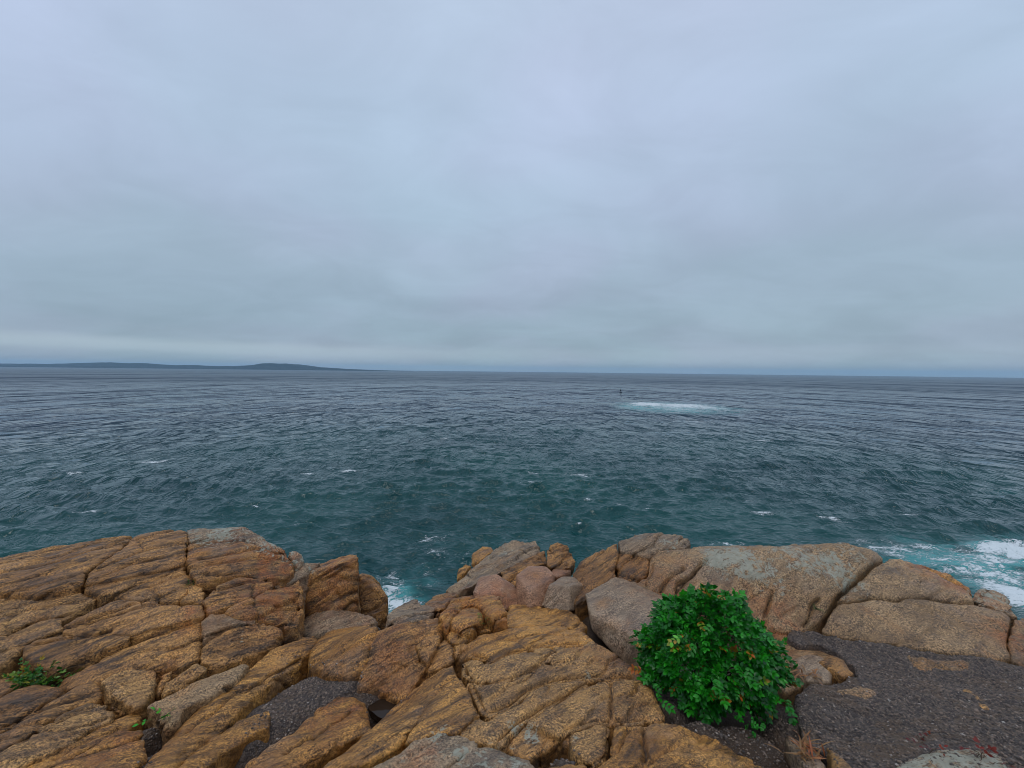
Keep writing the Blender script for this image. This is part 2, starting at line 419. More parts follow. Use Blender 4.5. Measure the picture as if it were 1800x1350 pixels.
# ------------------------------------------------------------------ cracks, lichen and rust (photo pixel -> place on the ledge)
CRACKS_PX = [  # width m, depth m, photo polyline
 (0.022, 0.05, [(803,1150),(815,1180),(828,1210),(842,1240),(853,1256)]),
 (0.020, 0.04, [(850,1258),(900,1236),(933,1212),(968,1197),(1020,1190),(1110,1191)]),
 (0.016, 0.035, [(880,1300),(912,1270),(955,1242),(1000,1220),(1036,1198)]),
 (0.018, 0.035, [(1000,1280),(1040,1269),(1075,1270),(1140,1264)]),
 (0.012, 0.02, [(1076,1192),(1074,1230),(1075,1275),(1066,1330)]),
 (0.012, 0.02, [(1133,1275),(1132,1350)]),
 (0.016, 0.03, [(833,1153),(868,1164),(897,1150),(940,1137),(1020,1133)]),
 (0.014, 0.025, [(850,1205),(900,1197),(945,1176),(970,1150)]),
 (0.012, 0.02, [(890,1130),(950,1118),(1015,1120)]),
 (0.012, 0.02, [(840,1118),(900,1104),(960,1098)]),
 (0.014, 0.03, [(0,1012),(60,1003),(130,985),(190,962),(240,942)]),
 (0.012, 0.02, [(0,995),(40,985),(100,968)]),
 (0.016, 0.03, [(190,965),(245,950),(295,938),(320,930)]),
 (0.014, 0.025, [(170,1005),(215,985),(270,967),(322,955)]),
 (0.014, 0.025, [(212,1000),(250,990),(284,983)]),
 (0.012, 0.02, [(0,1075),(60,1060),(110,1052),(150,1045)]),
 (0.012, 0.02, [(20,1098),(70,1080),(130,1065)]),
 (0.012, 0.02, [(130,1105),(200,1088),(270,1068),(340,1064)]),
 (0.012, 0.02, [(150,1095),(210,1075),(260,1058)]),
 (0.012, 0.02, [(60,1140),(120,1128),(190,1120)]),
 (0.014, 0.03, [(350,985),(400,978),(450,968),(500,975)]),
 (0.012, 0.02, [(345,1003),(400,992),(460,985),(515,988)]),
 (0.010, 0.02, [(375,1045),(420,1030),(470,1022)]),
 (0.010, 0.02, [(1150,990),(1135,1030)]), (0.016, 0.03, [(1190,1040),(1213,1017),(1240,990)]),
 (0.014, 0.03, [(1160,1040),(1185,1015),(1205,1005)]), (0.014, 0.03, [(1190,1050),(1193,1030),(1232,1002),(1237,1000)]),
 (0.014, 0.03, [(1345,1100),(1352,1070),(1358,1050)]), (0.014, 0.03, [(1415,1105),(1425,1080),(1440,1062)]),
 (0.012, 0.02, [(430,1230),(480,1195),(530,1165)]), (0.012, 0.02, [(330,1300),(390,1255),(440,1215)]),
 (0.014, 0.025, [(470,1320),(520,1285),(570,1250),(605,1225)]), (0.012, 0.02, [(500,1335),(560,1300),(620,1262)]),
 (0.012, 0.02, [(690,1270),(720,1235),(760,1200)]), (0.012, 0.02, [(0,1290),(60,1255),(120,1225)]),
 (0.012, 0.02, [(0,1335),(70,1300),(130,1268),(190,1245)]), (0.012, 0.02, [(100,1340),(150,1310),(215,1285)]),
]
def _seg_dist(P, A, B):
    d_ = B - A; t = np.clip(((P - A) @ d_) / max(d_ @ d_, 1e-9), 0, 1)
    return np.linalg.norm(P - (A + t[:, None] * d_), axis=1)
CRACKS = []
for w_, dp_, pl_ in CRACKS_PX:
    CRACKS.append((w_, dp_, surf(pl_)[:, :2]))
LICHEN_PX = [(0,980,60,.6),(120,955,60,.6),(390,940,50,1.0),(470,958,40,.9),(515,975,25,.9),(550,990,25,.8),(880,965,40,.8),(820,1015,40,.7),(1130,950,50,.7),
 (1180,960,40,.8),(1300,985,55,1.1),(1260,985,35,1.15),(1400,980,60,.95),(1460,1000,60,1.0),(1350,1010,40,.9),(1500,980,50,.8),(1520,1060,60,.55),(1700,1080,60,.45),(1600,1080,60,.35),
 (1750,1050,40,.9),(1050,980,30,.6),(760,1090,30,.6),(820,1110,30,.8),(700,1110,20,.5),(760,1305,50,.8),(870,1325,40,.95),(930,1285,25,1.1),(905,1280,18,1.1),(1010,1300,15,1.0),(1035,1185,20,.8),
 (620,1340,60,.6),(700,1350,60,.8),(800,1345,60,.9),(1660,1335,40,1.3),(1720,1330,40,1.5),(430,1118,14,.9),(480,1160,14,.8),(555,1120,12,.9),(780,1100,20,.6),(1000,1083,20,.5),(100,1300,40,.3),(500,1300,60,.1),(235,1190,25,.5)]
RUST_PX = [(480,990,35,1.0),(410,975,30,.5),(470,1055,40,.8),(500,1040,25,.9),(590,1020,50,.5),(420,935,14,1.0),(280,1190,14,1.2),(640,1105,40,.3),(820,1075,50,.7),(870,1060,30,.8),(345,1080,20,.8),(1670,1020,40,.9),(1630,1000,30,.8),
 (1360,1100,50,.7),(1780,1120,30,.8),(1770,1075,20,.5),(820,1035,20,.6),(960,1040,40,.3),(600,1260,60,.5),(200,1330,60,.5),(1060,1150,60,.3),(740,1345,30,.8),(1180,1290,80,.2),(690,1180,60,.4),(1180,1045,60,.4)]
def _spots(L):
    out = []
    for u, v, rad, s in L:
        p = surf([(u, v)])[0]
        out.append((p, rad / FPX * p[1] * 1.15, s))
    return out
LICHEN, RUST = _spots(LICHEN_PX), _spots(RUST_PX)
def spots(P, L):
    a = np.zeros(len(P))
    for c, r, s in L:
        d_ = np.linalg.norm((P - c) * np.array([1, 0.8, 0.8]), axis=1)
        a = np.maximum(a, s * np.exp(-(d_ / r) ** 2 * 0.9))
    return a

# ------------------------------------------------------------------ rock pieces
def rough_up(V, Nn, vox, rough=1.0, fol=1.0, cracks=True, seed=0.0):
    """World-space wander shared by neighbours, layering along the foliation, lumps and carved cracks."""
    V = V.copy()
    wv = np.stack([fbm(V * 3.1 + 5.1, 3), fbm(V * 3.1 + 31.7, 3), fbm(V * 3.1 + 71.3, 3)], 1)
    V += wv * 0.013 * rough
    F = np.stack([V @ STR, V @ FQ, V @ FN], 1)
    warp = fbm(V * 2.2 + 9.0, 2)
    Fz = F[:, 2] + 0.10 * warp
    Q = np.stack([F[:, 0] * 1.3, F[:, 1] * 2.0, Fz * 11.0], 1)
    a = fbm(Q + seed, 4, 0.55)
    # joint blocks: cells flattened along the foliation, each standing a little proud or shy, grooves between
    wr = np.stack([fbm(V * 6 + 2, 2), fbm(V * 6 + 22, 2), fbm(V * 6 + 42, 2)], 1)
    C = np.stack([F[:, 0] * 1.05, F[:, 1] * 2.0, Fz * 8.0], 1) + wr * 0.20 + seed
    f1, f2, cid = worley(C)
    C2 = np.stack([F[:, 0] * 2.6, F[:, 1] * 5.0, Fz * 21.0], 1) + wr * 0.4 + seed
    g1, g2, cid2 = worley(C2)
    msk = sstep(fbm(V * 1.6 + 8 + seed, 2), -0.30, 0.20)
    gr1 = np.exp(-((f2 - f1) / 0.075) ** 2) * (0.25 + 0.75 * msk)
    gr2 = np.exp(-((g2 - g1) / 0.13) ** 2) * (1.05 - msk) * sstep(pnoise(V * 3.3 + 61), -.2, .3)
    # long straight partings along the layering and cross joints
    ph = Fz * 5.2 + 0.30 * fbm(V * 0.8 + 3.0, 2) + 0.05 * fbm(V * 5 + 1, 2) + seed
    k_ = np.floor(ph); fr = ph - k_
    jit = 0.25 + 0.5 * (((k_ * 12.9898 + 4.1) % 1.7) / 1.7)
    brk = sstep(fbm(np.stack([F[:, 0] * 0.8, F[:, 1] * 0.8, k_ * 7.7], 1), 2), -0.08, 0.16)
    part = np.exp(-((fr - jit) / 0.036) ** 2) * brk
    side = np.where(fr > jit, 1.0, -1.0) * np.exp(-np.abs(fr - jit) * 3.0) * brk
    px = F[:, 0] * 1.35 + 0.25 * F[:, 1] + 0.25 * fbm(V * 0.9 + 50, 2) + 0.04 * fbm(V * 6 + 9, 2)
    k2 = np.floor(px); fx_ = px - k2
    bk2 = sstep(fbm(np.stack([Fz * 2.0, F[:, 1] * 1.5, k2 * 5.3 + 2], 1), 2), 0.02, 0.25)
    crossj = np.exp(-((fx_ - 0.5) / 0.016) ** 2) * bk2
    step = (cid - 0.5) * 0.030 * msk - gr1 * 0.014 + (cid2 - 0.5) * 0.007 - gr2 * 0.009 - part * 0.040 + side * 0.007 - crossj * 0.030
    lump = fbm(V * 3.2 + 13.0 + seed, 2, 0.5)
    fine = fbm(V * 21.0 + 3.0 + seed, 3, 0.6)
    d_ = fol * (0.006 * a + step) + rough * (0.007 * lump + 0.0055 * fine)
    crack_dark = np.clip(fol, 0, 1) * np.clip(0.45 * gr1 + 0.3 * gr2 + part + crossj, 0, 1)
    if cracks:
        XY = V[:, :2] + np.stack([pnoise(V * 9.0), pnoise(V * 9.0 + 40)], 1) * 0.018
        lo, hi = XY.min(0) - 0.1, XY.max(0) + 0.1
        up = sstep(Nn[:, 2], -0.1, 0.3)
        for w_, dp_, L in CRACKS:
            if (L.max(0) < lo).any() or (L.min(0) > hi).any(): continue
            ds = np.full(len(V), 9.0)
            for k in range(len(L) - 1):
                ds = np.minimum(ds, _seg_dist(XY, L[k], L[k+1]))
            crack_dark = np.maximum(crack_dark, up * np.exp(-(ds / (0.6 * w_)) ** 2))
            d_ = d_ - up * (1.8 * dp_ * np.exp(-(ds / (0.75 * w_)) ** 2) + dp_ * 0.3 * np.exp(-(ds / (w_ * 3)) ** 2))
    return V + Nn * d_[:, None], crack_dark

def remeshed(V, F, vox, smooth_it):
    me = bpy.data.meshes.new('tmp'); me.from_pydata([tuple(map(float, v)) for v in V], [], [tuple(f) for f in F])
    bm = bmesh.new(); bm.from_mesh(me); bmesh.ops.recalc_face_normals(bm, faces=bm.faces); bm.to_mesh(me); bm.free()
    o = bpy.data.objects.new('tmp', me); COL.objects.link(o)
    rm = o.modifiers.new('r', 'REMESH'); rm.mode = 'VOXEL'; rm.voxel_size = vox
    sm = o.modifiers.new('s', 'SMOOTH'); sm.factor = 0.5; sm.iterations = smooth_it
    dg = bpy.context.evaluated_depsgraph_get()
    ev = o.evaluated_get(dg); m2 = ev.to_mesh()
    n = len(m2.vertices)
    co = np.empty(n * 3, np.float32); m2.vertices.foreach_get('co', co)
    nr = np.empty(n * 3, np.float32); m2.vertices.foreach_get('normal', nr)
    nf = len(m2.polygons)
    lv = np.empty(len(m2.loops), np.int32); m2.loops.foreach_get('vertex_index', lv)
    ev.to_mesh_clear()
    bpy.data.objects.remove(o); bpy.data.meshes.remove(me)
    return co.reshape(-1, 3).astype(float), nr.reshape(-1, 3).astype(float), lv.reshape(nf, 4)

def finish_rock(name, V, F, mat, parent, vox, smooth_it, rough, fol, gap, seed, lich, rust, cracks=True):
    co, nr, fc = remeshed(V, F, vox, smooth_it)
    co = co - nr * gap
    co, crack_dark = rough_up(co, nr, vox, rough, fol, cracks, seed)
    la = np.maximum(spots(co, LICHEN), lich); ra = np.maximum(spots(co, RUST), rust)
    # leave out what lies buried in the ground
    gz_, _ = ground_z(co[:, :2])
    vis = co[:, 2] > gz_ - 0.07
    fk = vis[fc].any(1); fc = fc[fk]
    used = np.unique(fc); mp_ = np.full(len(co), -1); mp_[used] = np.arange(len(used)); fc = mp_[fc]
    co, la, ra, crack_dark = co[used], la[used], ra[used], crack_dark[used]
    me = mesh_from(name, co, fc, True, {'lichen': la, 'rust': ra, 'crack_dark': crack_dark})
    return link(name, me, M[mat], parent)

def plate(name, poly, mat='ochre', lift=0.0, depth=0.40, parent=None, vox=None, smooth_it=1, rough=0.9, fol=1.0, gap=-0.004, dome=0.0, edge=0.035, edrop=0.016, seed=None, lich=0.0, rust=0.0, tilt=(0, 0), flare=0.0, cracks=True):
    """A piece of the ledge: outline from the photo laid on the surface, thickness downwards, rounded rim."""
    uv = [(p[0], p[1]) for p in poly]
    P = surf(uv, lift)
    for i, p in enumerate(poly):
        if len(p) > 2: P[i] = at_drop(*p)
    A, B = P[:, 0], P[:, 1]
    area = 0.5 * np.sum(A * np.roll(B, -1) - np.roll(A, -1) * B)
    if area < 0: P = P[::-1]
    # densify the rim
    Q = []
    for i in range(len(P)):
        a, b = P[i], P[(i + 1) % len(P)]
        k = max(1, int(np.linalg.norm((b - a)[:2]) / 0.06))
        for j in range(k): Q.append(a + (b - a) * j / k)
    Q = np.array(Q); nb = len(Q)
    lo, hi = Q[:, :2].min(0), Q[:, :2].max(0)
    sp = 0.05 if (hi - lo).max() > 0.5 else 0.03
    gx, gy = np.meshgrid(np.arange(lo[0], hi[0], sp), np.arange(lo[1], hi[1], sp))
    G = np.stack([gx.ravel(), gy.ravel()], 1) + RNG.uniform(-.3, .3, (gx.size, 2)) * sp
    inside = np.zeros(len(G), bool)
    for i in range(nb):
        a, b = Q[i], Q[(i + 1) % nb]
        c = (a[1] > G[:, 1]) != (b[1] > G[:, 1])
        xs = (b[0] - a[0]) * (G[:, 1] - a[1]) / (b[1] - a[1] + 1e-12) + a[0]
        inside ^= c & (G[:, 0] < xs)
    G = G[inside]
    ed = np.full(len(G), 9.0)
    for i in range(nb): ed = np.minimum(ed, _seg_dist(G, Q[i, :2], Q[(i + 1) % nb, :2]))
    keep = ed > 0.015
    G, ed = G[keep], ed[keep]
    co = [Vector(q) for q in Q[:, :2].tolist()] + [Vector(g) for g in G.tolist()]
    v2, _, f2, ov, _, _ = delaunay_2d_cdt(co, [(i, (i + 1) % nb) for i in range(nb)], [], 1, 1e-5)
    XY = np.array([(v.x, v.y) for v in v2])
    # height: surface + interpolated rim residual + pillow
    res = Q[:, 2] - (zf(Q[:, :2]) + lift)
    dd = np.linalg.norm(XY[:, None, :] - Q[None, :, :2], axis=2)
    wt = 1.0 / (dd ** 2 + 1e-4)
    rz = (wt @ res) / wt.sum(1)
    e2 = dd.min(1)
    z = zf(XY) + lift + rz - edrop * np.clip(1 - e2 / edge, 0, 1) ** 2
    if dome: z += dome * (1 - np.exp(-(e2 / 0.12) ** 2))
    cxy = XY.mean(0)
    z += (XY - cxy) @ np.array(tilt)
    top = np.column_stack([XY, z])
    zb = z.min() - depth
    bot = np.column_stack([cxy + (XY - cxy) * (1 + flare), np.full(len(XY), zb)])
    n = len(XY); F = []
    ecount = {}
    for f in f2:
        f = list(f)
        F.append(f); F.append([i + n for i in reversed(f)])
        for i in range(len(f)):
            a, b = f[i], f[(i + 1) % len(f)]
            ecount[(a, b)] = 1
    for (a, b) in list(ecount):
        if (b, a) not in ecount: F.append([b, a, a + n, b + n])
    V = np.vstack([top, bot])
    if vox is None:
        dist = max(2.0, np.linalg.norm(P.mean(0)))
        vox = 0.0032 * dist
    if seed is None: seed = random.random() * 50 if cracks is None else 0.0
    return finish_rock(name, V, F, mat, parent, vox, smooth_it, rough, fol, gap, seed, lich, rust, cracks)

def block(name, pts, mat='brown', parent=None, vox=None, smooth_it=2, rough=0.9, fol=0.6, gap=-0.005, seed=None, lich=0.0, rust=0.0, cracks=False):
    """A free-standing block: convex hull of photo points each given with its distance ahead of the eye."""
    P = np.array([at_y(*p) for p in pts])
    bm = bmesh.new()
    for p in P: bm.verts.new(p)
    r = bmesh.ops.convex_hull(bm, input=bm.verts)
    junk = [g for g in r['geom_interior'] if isinstance(g, bmesh.types.BMVert)]
    bmesh.ops.delete(bm, geom=junk, context='VERTS')
    bmesh.ops.triangulate(bm, faces=bm.faces)
    bm.verts.index_update()
    V = np.array([v.co[:] for v in bm.verts]); F = [[v.index for v in f.verts] for f in bm.faces]; bm.free()
    if vox is None: vox = 0.0032 * max(2.0, np.linalg.norm(P.mean(0)))
    if seed is None: seed = random.random() * 60
    return finish_rock(name, V, F, mat, parent, vox, smooth_it, rough, fol, gap, seed, lich, rust, cracks)

# ================================================================== THE SETTING
# ------------------------------------------------------------------ sea
def sea_pt(u, v): return at_drop(u, v, EYE)
def build_sea():
    pr = np.concatenate([np.array([1500, 1200, 1000, 850, 720, 640, 580, 540]), np.arange(510, 90, -1.25), np.arange(90, 12, -1.0), np.arange(12, 0.8, -0.55)])
    r = EYE * FPX / pr
    th = np.concatenate([np.radians(np.linspace(-88, -58, 40, endpoint=False)), np.radians(np.arange(-58, 58, 0.135)), np.radians(np.linspace(58, 88, 40))])
    nr, nt = len(r), len(th)
    dr = np.gradient(r)
    RR, TT = np.meshgrid(r, th, indexing='ij')
    X = (RR * np.sin(TT)).ravel(); Y = (RR * np.cos(TT)).ravel()
    SPC = np.maximum(np.repeat(dr, nt), (RR * R(0.135)).ravel())
    rg = np.random.default_rng(5)
    Z = np.zeros(len(X)); DX = np.zeros(len(X)); DY = np.zeros(len(X)); SL = np.zeros(len(X))
    comps = []
    for i in range(150):
        lam = math.exp(rg.uniform(math.log(0.55), math.log(10)))
        ang = R(-94) + rg.normal(0, R(17 + 11 * (lam < 2.5)))
        s = 0.044 * (math.exp(-((math.log(lam) - math.log(2.6)) / 0.70) ** 2) * 1.5 + 0.45)
        comps.append((lam, ang, s))
    for lam, ang, s in [(24, R(-80), 0.022), (31, R(-96), 0.022), (19, R(-104), 0.020)]:
        comps.append((lam, ang, s))
    # slow gustiness so that the chop is not even everywhere
    gp = np.column_stack([X * 0.018, Y * 0.018, np.zeros(len(X))])
    gust = 0.85 + 0.55 * fbm(gp, 3)
    for lam, ang, s in comps:
        k = 2 * math.pi / lam
        fade = sstep(lam / SPC, 2.0, 4.5)
        idx = fade > 0
        ph = k * (X[idx] * math.cos(ang) + Y[idx] * math.sin(ang)) + rg.uniform(0, 6.28)
        a = s / k * fade[idx] * (gust[idx] if lam < 14 else 1.0)
        sn, cs = np.sin(ph), np.cos(ph)
        Z[idx] += a * cs
        DX[idx] -= 0.5 * a * math.cos(ang) * sn; DY[idx] -= 0.5 * a * math.sin(ang) * sn
        SL[idx] += a * k * cs
    # ---- foam
    P3 = np.column_stack([X, Y, np.zeros(len(X))])
    nz = fbm(P3 * np.array([0.10, 0.16, 1]) + 4, 3)
    foam = np.zeros(len(X)); aer = np.zeros(len(X))
    def blob(u, v, rx, ry, rot=0.0):
        c = sea_pt(u, v); dx, dy = X - c[0], Y - c[1]
        ca, sa = math.cos(rot), math.sin(rot)
        return ((dx * ca + dy * sa) / rx) ** 2 + ((-dx * sa + dy * ca) / ry) ** 2
    def add(q, f, a, n=0.5):
        w = np.exp(-q * (1 + n * nz))
        np.maximum(foam, f * w, out=foam); np.maximum(aer, a * w, out=aer)
    add(blob(1140, 711, 15, 17), 1.25, 1.0); add(blob(1195, 713, 23, 18), 1.2, 1.0); add(blob(1235, 717, 19, 17), .95, .95)
    add(blob(1185, 718, 30, 32), .70, .85); add(blob(1160, 712, 26, 22), 1.0, 1.0); add(blob(1270, 718, 17, 16), .6, .7); add(blob(1240, 741, 26, 9), .58, .1); add(blob(1170, 737, 20, 7), .6, .1); add(blob(1120, 716, 12, 22), .5, .9)
    # surf off the right-hand ledge
    add(blob(1790, 965, 5.5, 2.6, R(8)), 1.25, 1.0); add(blob(1735, 960, 5, 1.6, R(10)), .85, .8); add(blob(1760, 985, 7, 2.4, R(5)), .85, 1.0)
    add(blob(1680, 965, 8, 1.6, R(-20)), .66, .4); add(blob(1690, 1010, 7, 2.0, R(-35)), .62, .8); add(blob(1790, 1045, 3.0, 4.0), 1.2, .9)
    add(blob(1760, 1040, 3.0, 2.5), .95, .9); add(blob(1610, 965, 7, 1.6, R(-25)), .62, .3); add(blob(1700, 985, 12, 5.5), .46, .65); add(blob(1650, 1000, 6, 2), .5, .5)
    add(blob(1640, 980, 9, 3, R(-20)), .80, .5); add(blob(1740, 1000, 9, 4, R(-20)), .85, .9); add(blob(1580, 958, 6, 1.6, R(-20)), .75, .3); add(blob(1770, 862, 8, 3), .62, .3); add(blob(1590, 865, 9, 2), .36, .1); add(blob(1900, 980, 9, 6), .9, .9)
    # cleft and its neighbourhood
    add(blob(692, 1052, 1.7, 2.6), 1.05, .9); add(blob(700, 1075, 2, 2.6), 1.1, .9); add(blob(768, 955, 2.6, 1.9), .60, .25); add(blob(785, 938, 1.6, 1.2), .6, .2); add(blob(760, 1025, 1.7, 1.5), .78, .5)
    add(blob(705, 1035, 3.0, 3.0), .78, .5); add(blob(735, 1005, 3.2, 2.6), .62, .3); add(blob(690, 1015, 2.5, 2.2), .66, .3); add(blob(775, 975, 3.5, 2.2), .58, .2); add(blob(760, 945, 3.0, 2.0), .70, .2); add(blob(660, 1030, 3, 2.5), .6, .3); add(blob(560, 965, 4, 2.5), .42, .1); add(blob(740, 1000, 6, 6), .40, .2)
    add(blob(0, 985, 9, 2.5), .5, .2); add(blob(120, 957, 6, 1.4), .45, .1); add(blob(1480, 915, 10, 4), .40, .1); add(blob(1340, 905, 4, 2), .44, .1); add(blob(1295, 958, 6, 2), .6, .3); add(blob(1560, 930, 8, 3), .42, .2)
    # listed whitecaps
    for u, v, wx in [(268,811,2.8),(145,900,2.2),(40,670,5),(25,668,6),(255,682,5),(1015,834,2.6),(935,849,1.8),(1460,910,1.4),(1030,880,1.0),(880,711,3),(1770,682,16),(1240,679,8),(1222,680,6),(540,832,1.5),(1090,885,.9),
                     (620,829,1.5),(1335,774,3),(780,770,2),(420,950,1.2),(1590,905,2),(1340,902,2.2),(640,790,1.5),(130,833,1.8),(940,832,1.6),(700,740,3),(350,720,3),(520,700,4),(1500,760,3),(1680,740,4),(1600,700,7),(860,690,6),(660,676,8)]:
        add(blob(u, v, wx * 1.3, wx * 0.6 + 0.3, R(random.uniform(-15, 5))), .86, .2, 0.9)
    for k in range(170):
        u, pv = random.uniform(-40, 1840), 420 * random.random() ** 1.6 + 14
        wx = random.uniform(.35, 1.0) * (0.6 + 7.0 / pv * 3)
        cidx = 643 + u * 0.0111 + pv
        add(blob(u, cidx, wx, wx * .4 + .12, R(random.uniform(-20, 10))), random.uniform(.55, .85), .1, 0.9)
    # breaking crests
    crest = sstep(SL, 0.85, 1.35)
    np.maximum(foam, 0.62 * crest, out=foam)
    Z = Z + np.where(Y > 120, 0.9, 0.15) * np.clip(foam - .5, 0, 1) * (0.6 + fbm(P3 * np.array([.3, .12, 1]), 2))
    V = np.column_stack([X + DX, Y + DY, Z - EYE])
    ii = np.arange(nr * nt).reshape(nr, nt)
    F = np.stack([ii[:-1, :-1].ravel(), ii[:-1, 1:].ravel(), ii[1:, 1:].ravel(), ii[1:, :-1].ravel()], 1)[:, ::-1]
    me = mesh_from('sea', V, F, True, {'foam': foam, 'aer': aer})
    m, N = new_mat('sea_water')
    pos = N.add('ShaderNodeNewGeometry').outputs['Position']
    # deep water colour, seen where the surface tips towards the viewer
    fo, ae = N.attr('foam'), N.attr('aer')
    pat = N.noise(pos, 0.022, 3.0, 0.5)
    dist = N.add('ShaderNodeVectorMath', operation='LENGTH', ins={0: pos}).outputs['Value']
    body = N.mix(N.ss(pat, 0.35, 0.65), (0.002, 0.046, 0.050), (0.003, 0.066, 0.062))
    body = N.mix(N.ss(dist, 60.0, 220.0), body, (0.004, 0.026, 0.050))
    aen = N.math('MULTIPLY', ae, N.ss(N.noise(N.mapping(pos, (0, 0, 0), (1, 1.5, 1)), 0.22, 5.0, 0.65, 1.0), 0.30, 0.56, 0.35, 1.0))
    body = N.mix(N.math('MULTIPLY', N.ss(aen, 0.15, 0.9), 0.8), body, (0.08, 0.40, 0.40))
    # lacy foam
    wp = N.mix(0.35, pos, N.noise(pos, 0.9, 3.0, 0.6, 0.0, 1), 'ADD')
    mp = N.mapping(wp, (0, 0, R(-4)), (1.0, 1.7, 1.0))
    a1 = N.noise(mp, 0.7, 7.0, 0.72, 1.0)
    ri = N.math('SUBTRACT', 1.0, N.math('MULTIPLY', N.math('ABSOLUTE', N.math('SUBTRACT', N.noise(mp, 1.35, 5.0, 0.6, 1.2), 0.5)), 4.2))
    fine = N.noise(mp, 6.0, 4.0, 0.7, 0.5)
    a0 = N.noise(mp, 0.14, 5.0, 0.65, 1.2)
    tex = N.math('ADD', N.math('MULTIPLY', N.math('SUBTRACT', a1, 0.5), 1.2), N.math('MULTIPLY', N.math('SUBTRACT', ri, 0.62), 0.36))
    tex = N.math('ADD', tex, N.math('MULTIPLY', N.math('SUBTRACT', fine, 0.5), 0.55))
    tex = N.math('ADD', tex, N.math('MULTIPLY', N.math('SUBTRACT', a0, 0.5), 0.9))
    fm = N.ss(N.math('ADD', tex, N.math('SUBTRACT', N.math('MULTIPLY', fo, 0.68), 0.50)), 0.0, 0.22)
    fm = N.math('MULTIPLY', fm, N.ss(fo, 0.10, 0.26))
    # waves finer than the mesh; each octave dies out where it becomes finer than the eye resolves and turns into gloss spread
    rp = N.mapping(pos, (0, 0, R(4)), (0.62, 1.15, 1.0))
    dist = N.add('ShaderNodeVectorMath', operation='LENGTH', ins={0: pos}).outputs['Value']
    h = N.math('MULTIPLY', N.math('MULTIPLY', N.noise(rp, 1.25, 3.0, 0.55, 0.3), 0.34), N.ss(dist, 100.0, 45.0))
    rp2 = N.mapping(pos, (0, 0, R(4)), (1.7, 1.0, 1.0))
    for lam, d0, d1, near0, near1, sl in [(2.2, 80, 140, 0, 1, .20), (5.5, 110, 190, 45, 90, .40), (15.0, 190, 340, 80, 150, .52), (42.0, 340, 620, 120, 260, .42), (130.0, 650, 1300, 260, 520, .40), (420.0, 1400, 4200, 600, 1200, .34)]:
        lay = N.math('MULTIPLY', N.noise(rp if lam < 4 else rp2, 1.0 / lam, 3.0, 0.6, 0.4), sl * lam)
        lay = N.math('MULTIPLY', lay, N.math('MULTIPLY', N.ss(dist, float(d1), float(d0)), N.ss(dist, float(near0), float(near1))))
        h = N.math('ADD', h, lay)
    h = N.math('ADD', h, N.math('MULTIPLY', fm, 0.05))
    wrough = N.ss(dist, 40.0, 900.0, 0.045, 0.32)
    bump = N.add('ShaderNodeBump', ins={'Strength': 1.0, 'Distance': 1.0, 'Height': h})
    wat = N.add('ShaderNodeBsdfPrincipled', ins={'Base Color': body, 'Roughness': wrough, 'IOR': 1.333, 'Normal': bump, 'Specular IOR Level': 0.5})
    fc = N.add('ShaderNodeBsdfPrincipled', ins={'Base Color': (0.74, 0.79, 0.80), 'Roughness': 0.8, 'Normal': bump})
    mixs = N.add('ShaderNodeMixShader', ins={0: N.math('MULTIPLY', fm, 0.92), 1: wat, 2: fc})
    N.add('ShaderNodeOutputMaterial', ins={'Surface': mixs})
    o = link('sea', me, m, origin=np.array([0, 0, -EYE]))
    tag(o, 'choppy slate and teal sea reaching the horizon', None, None, 'structure')
build_sea()

# ------------------------------------------------------------------ far land
def build_hills():
    prof = [(-700,2),(-300,8),(-120,6),(0,5.5),(60,6),(110,7.5),(165,9.5),(235,9),(270,7),(300,6),(335,6.5),(370,5),(400,5.5),(440,7),(470,10.5),(495,11),(515,9),(540,6),(570,4.5),(600,3),(640,1.8),(690,0.8),(730,0.0)]
    Yd = 6200.0
    pu = np.array([p[0] for p in prof], float); ph = np.array([p[1] for p in prof], float)
    nx, ny = 260, 26
    U = np.linspace(-700, 735, nx); Dp = np.linspace(-1, 1, ny)
    V = []
    for d_ in Dp:
        for u in U:
            y = Yd + d_ * 900 + 500 * (1 - (u + 700) / 1430)
            x = (u - 900) / FPX * Yd * (1 + 0.06 * d_)
            hh = np.interp(u + 40 * d_ * math.sin(u * 0.01), pu, ph)
            low = np.interp(u, [-700, 0, 180, 270, 330], [4, 3.6, 3.4, 2.2, 0])
            z = max(hh * (1 - d_ * d_) ** 0.8 * (0.55 if d_ < -0.25 else 1.0), low * math.exp(-((d_ + 0.7) / 0.25) ** 2)) / FPX * Yd
            V.append((x, y, z - EYE - 1.0))
    V = np.array(V)
    V[:, 2] += np.maximum(V[:, 2] + EYE, 0) * 0.12 * fbm(np.column_stack([V[:, 0] * 0.004, V[:, 1] * 0.004, V[:, 2] * 0]), 3)
    ii = np.arange(nx * ny).reshape(ny, nx)
    F = np.stack([ii[:-1, :-1].ravel(), ii[:-1, 1:].ravel(), ii[1:, 1:].ravel(), ii[1:, :-1].ravel()], 1)
    o = link('hills', mesh_from('hills', V, F), plain('far_forest', (0.012, 0.022, 0.024, 1), 0.9, 0.1))
    tag(o, 'low wooded headland across the water, blue with distance', None, None, 'structure')
build_hills()

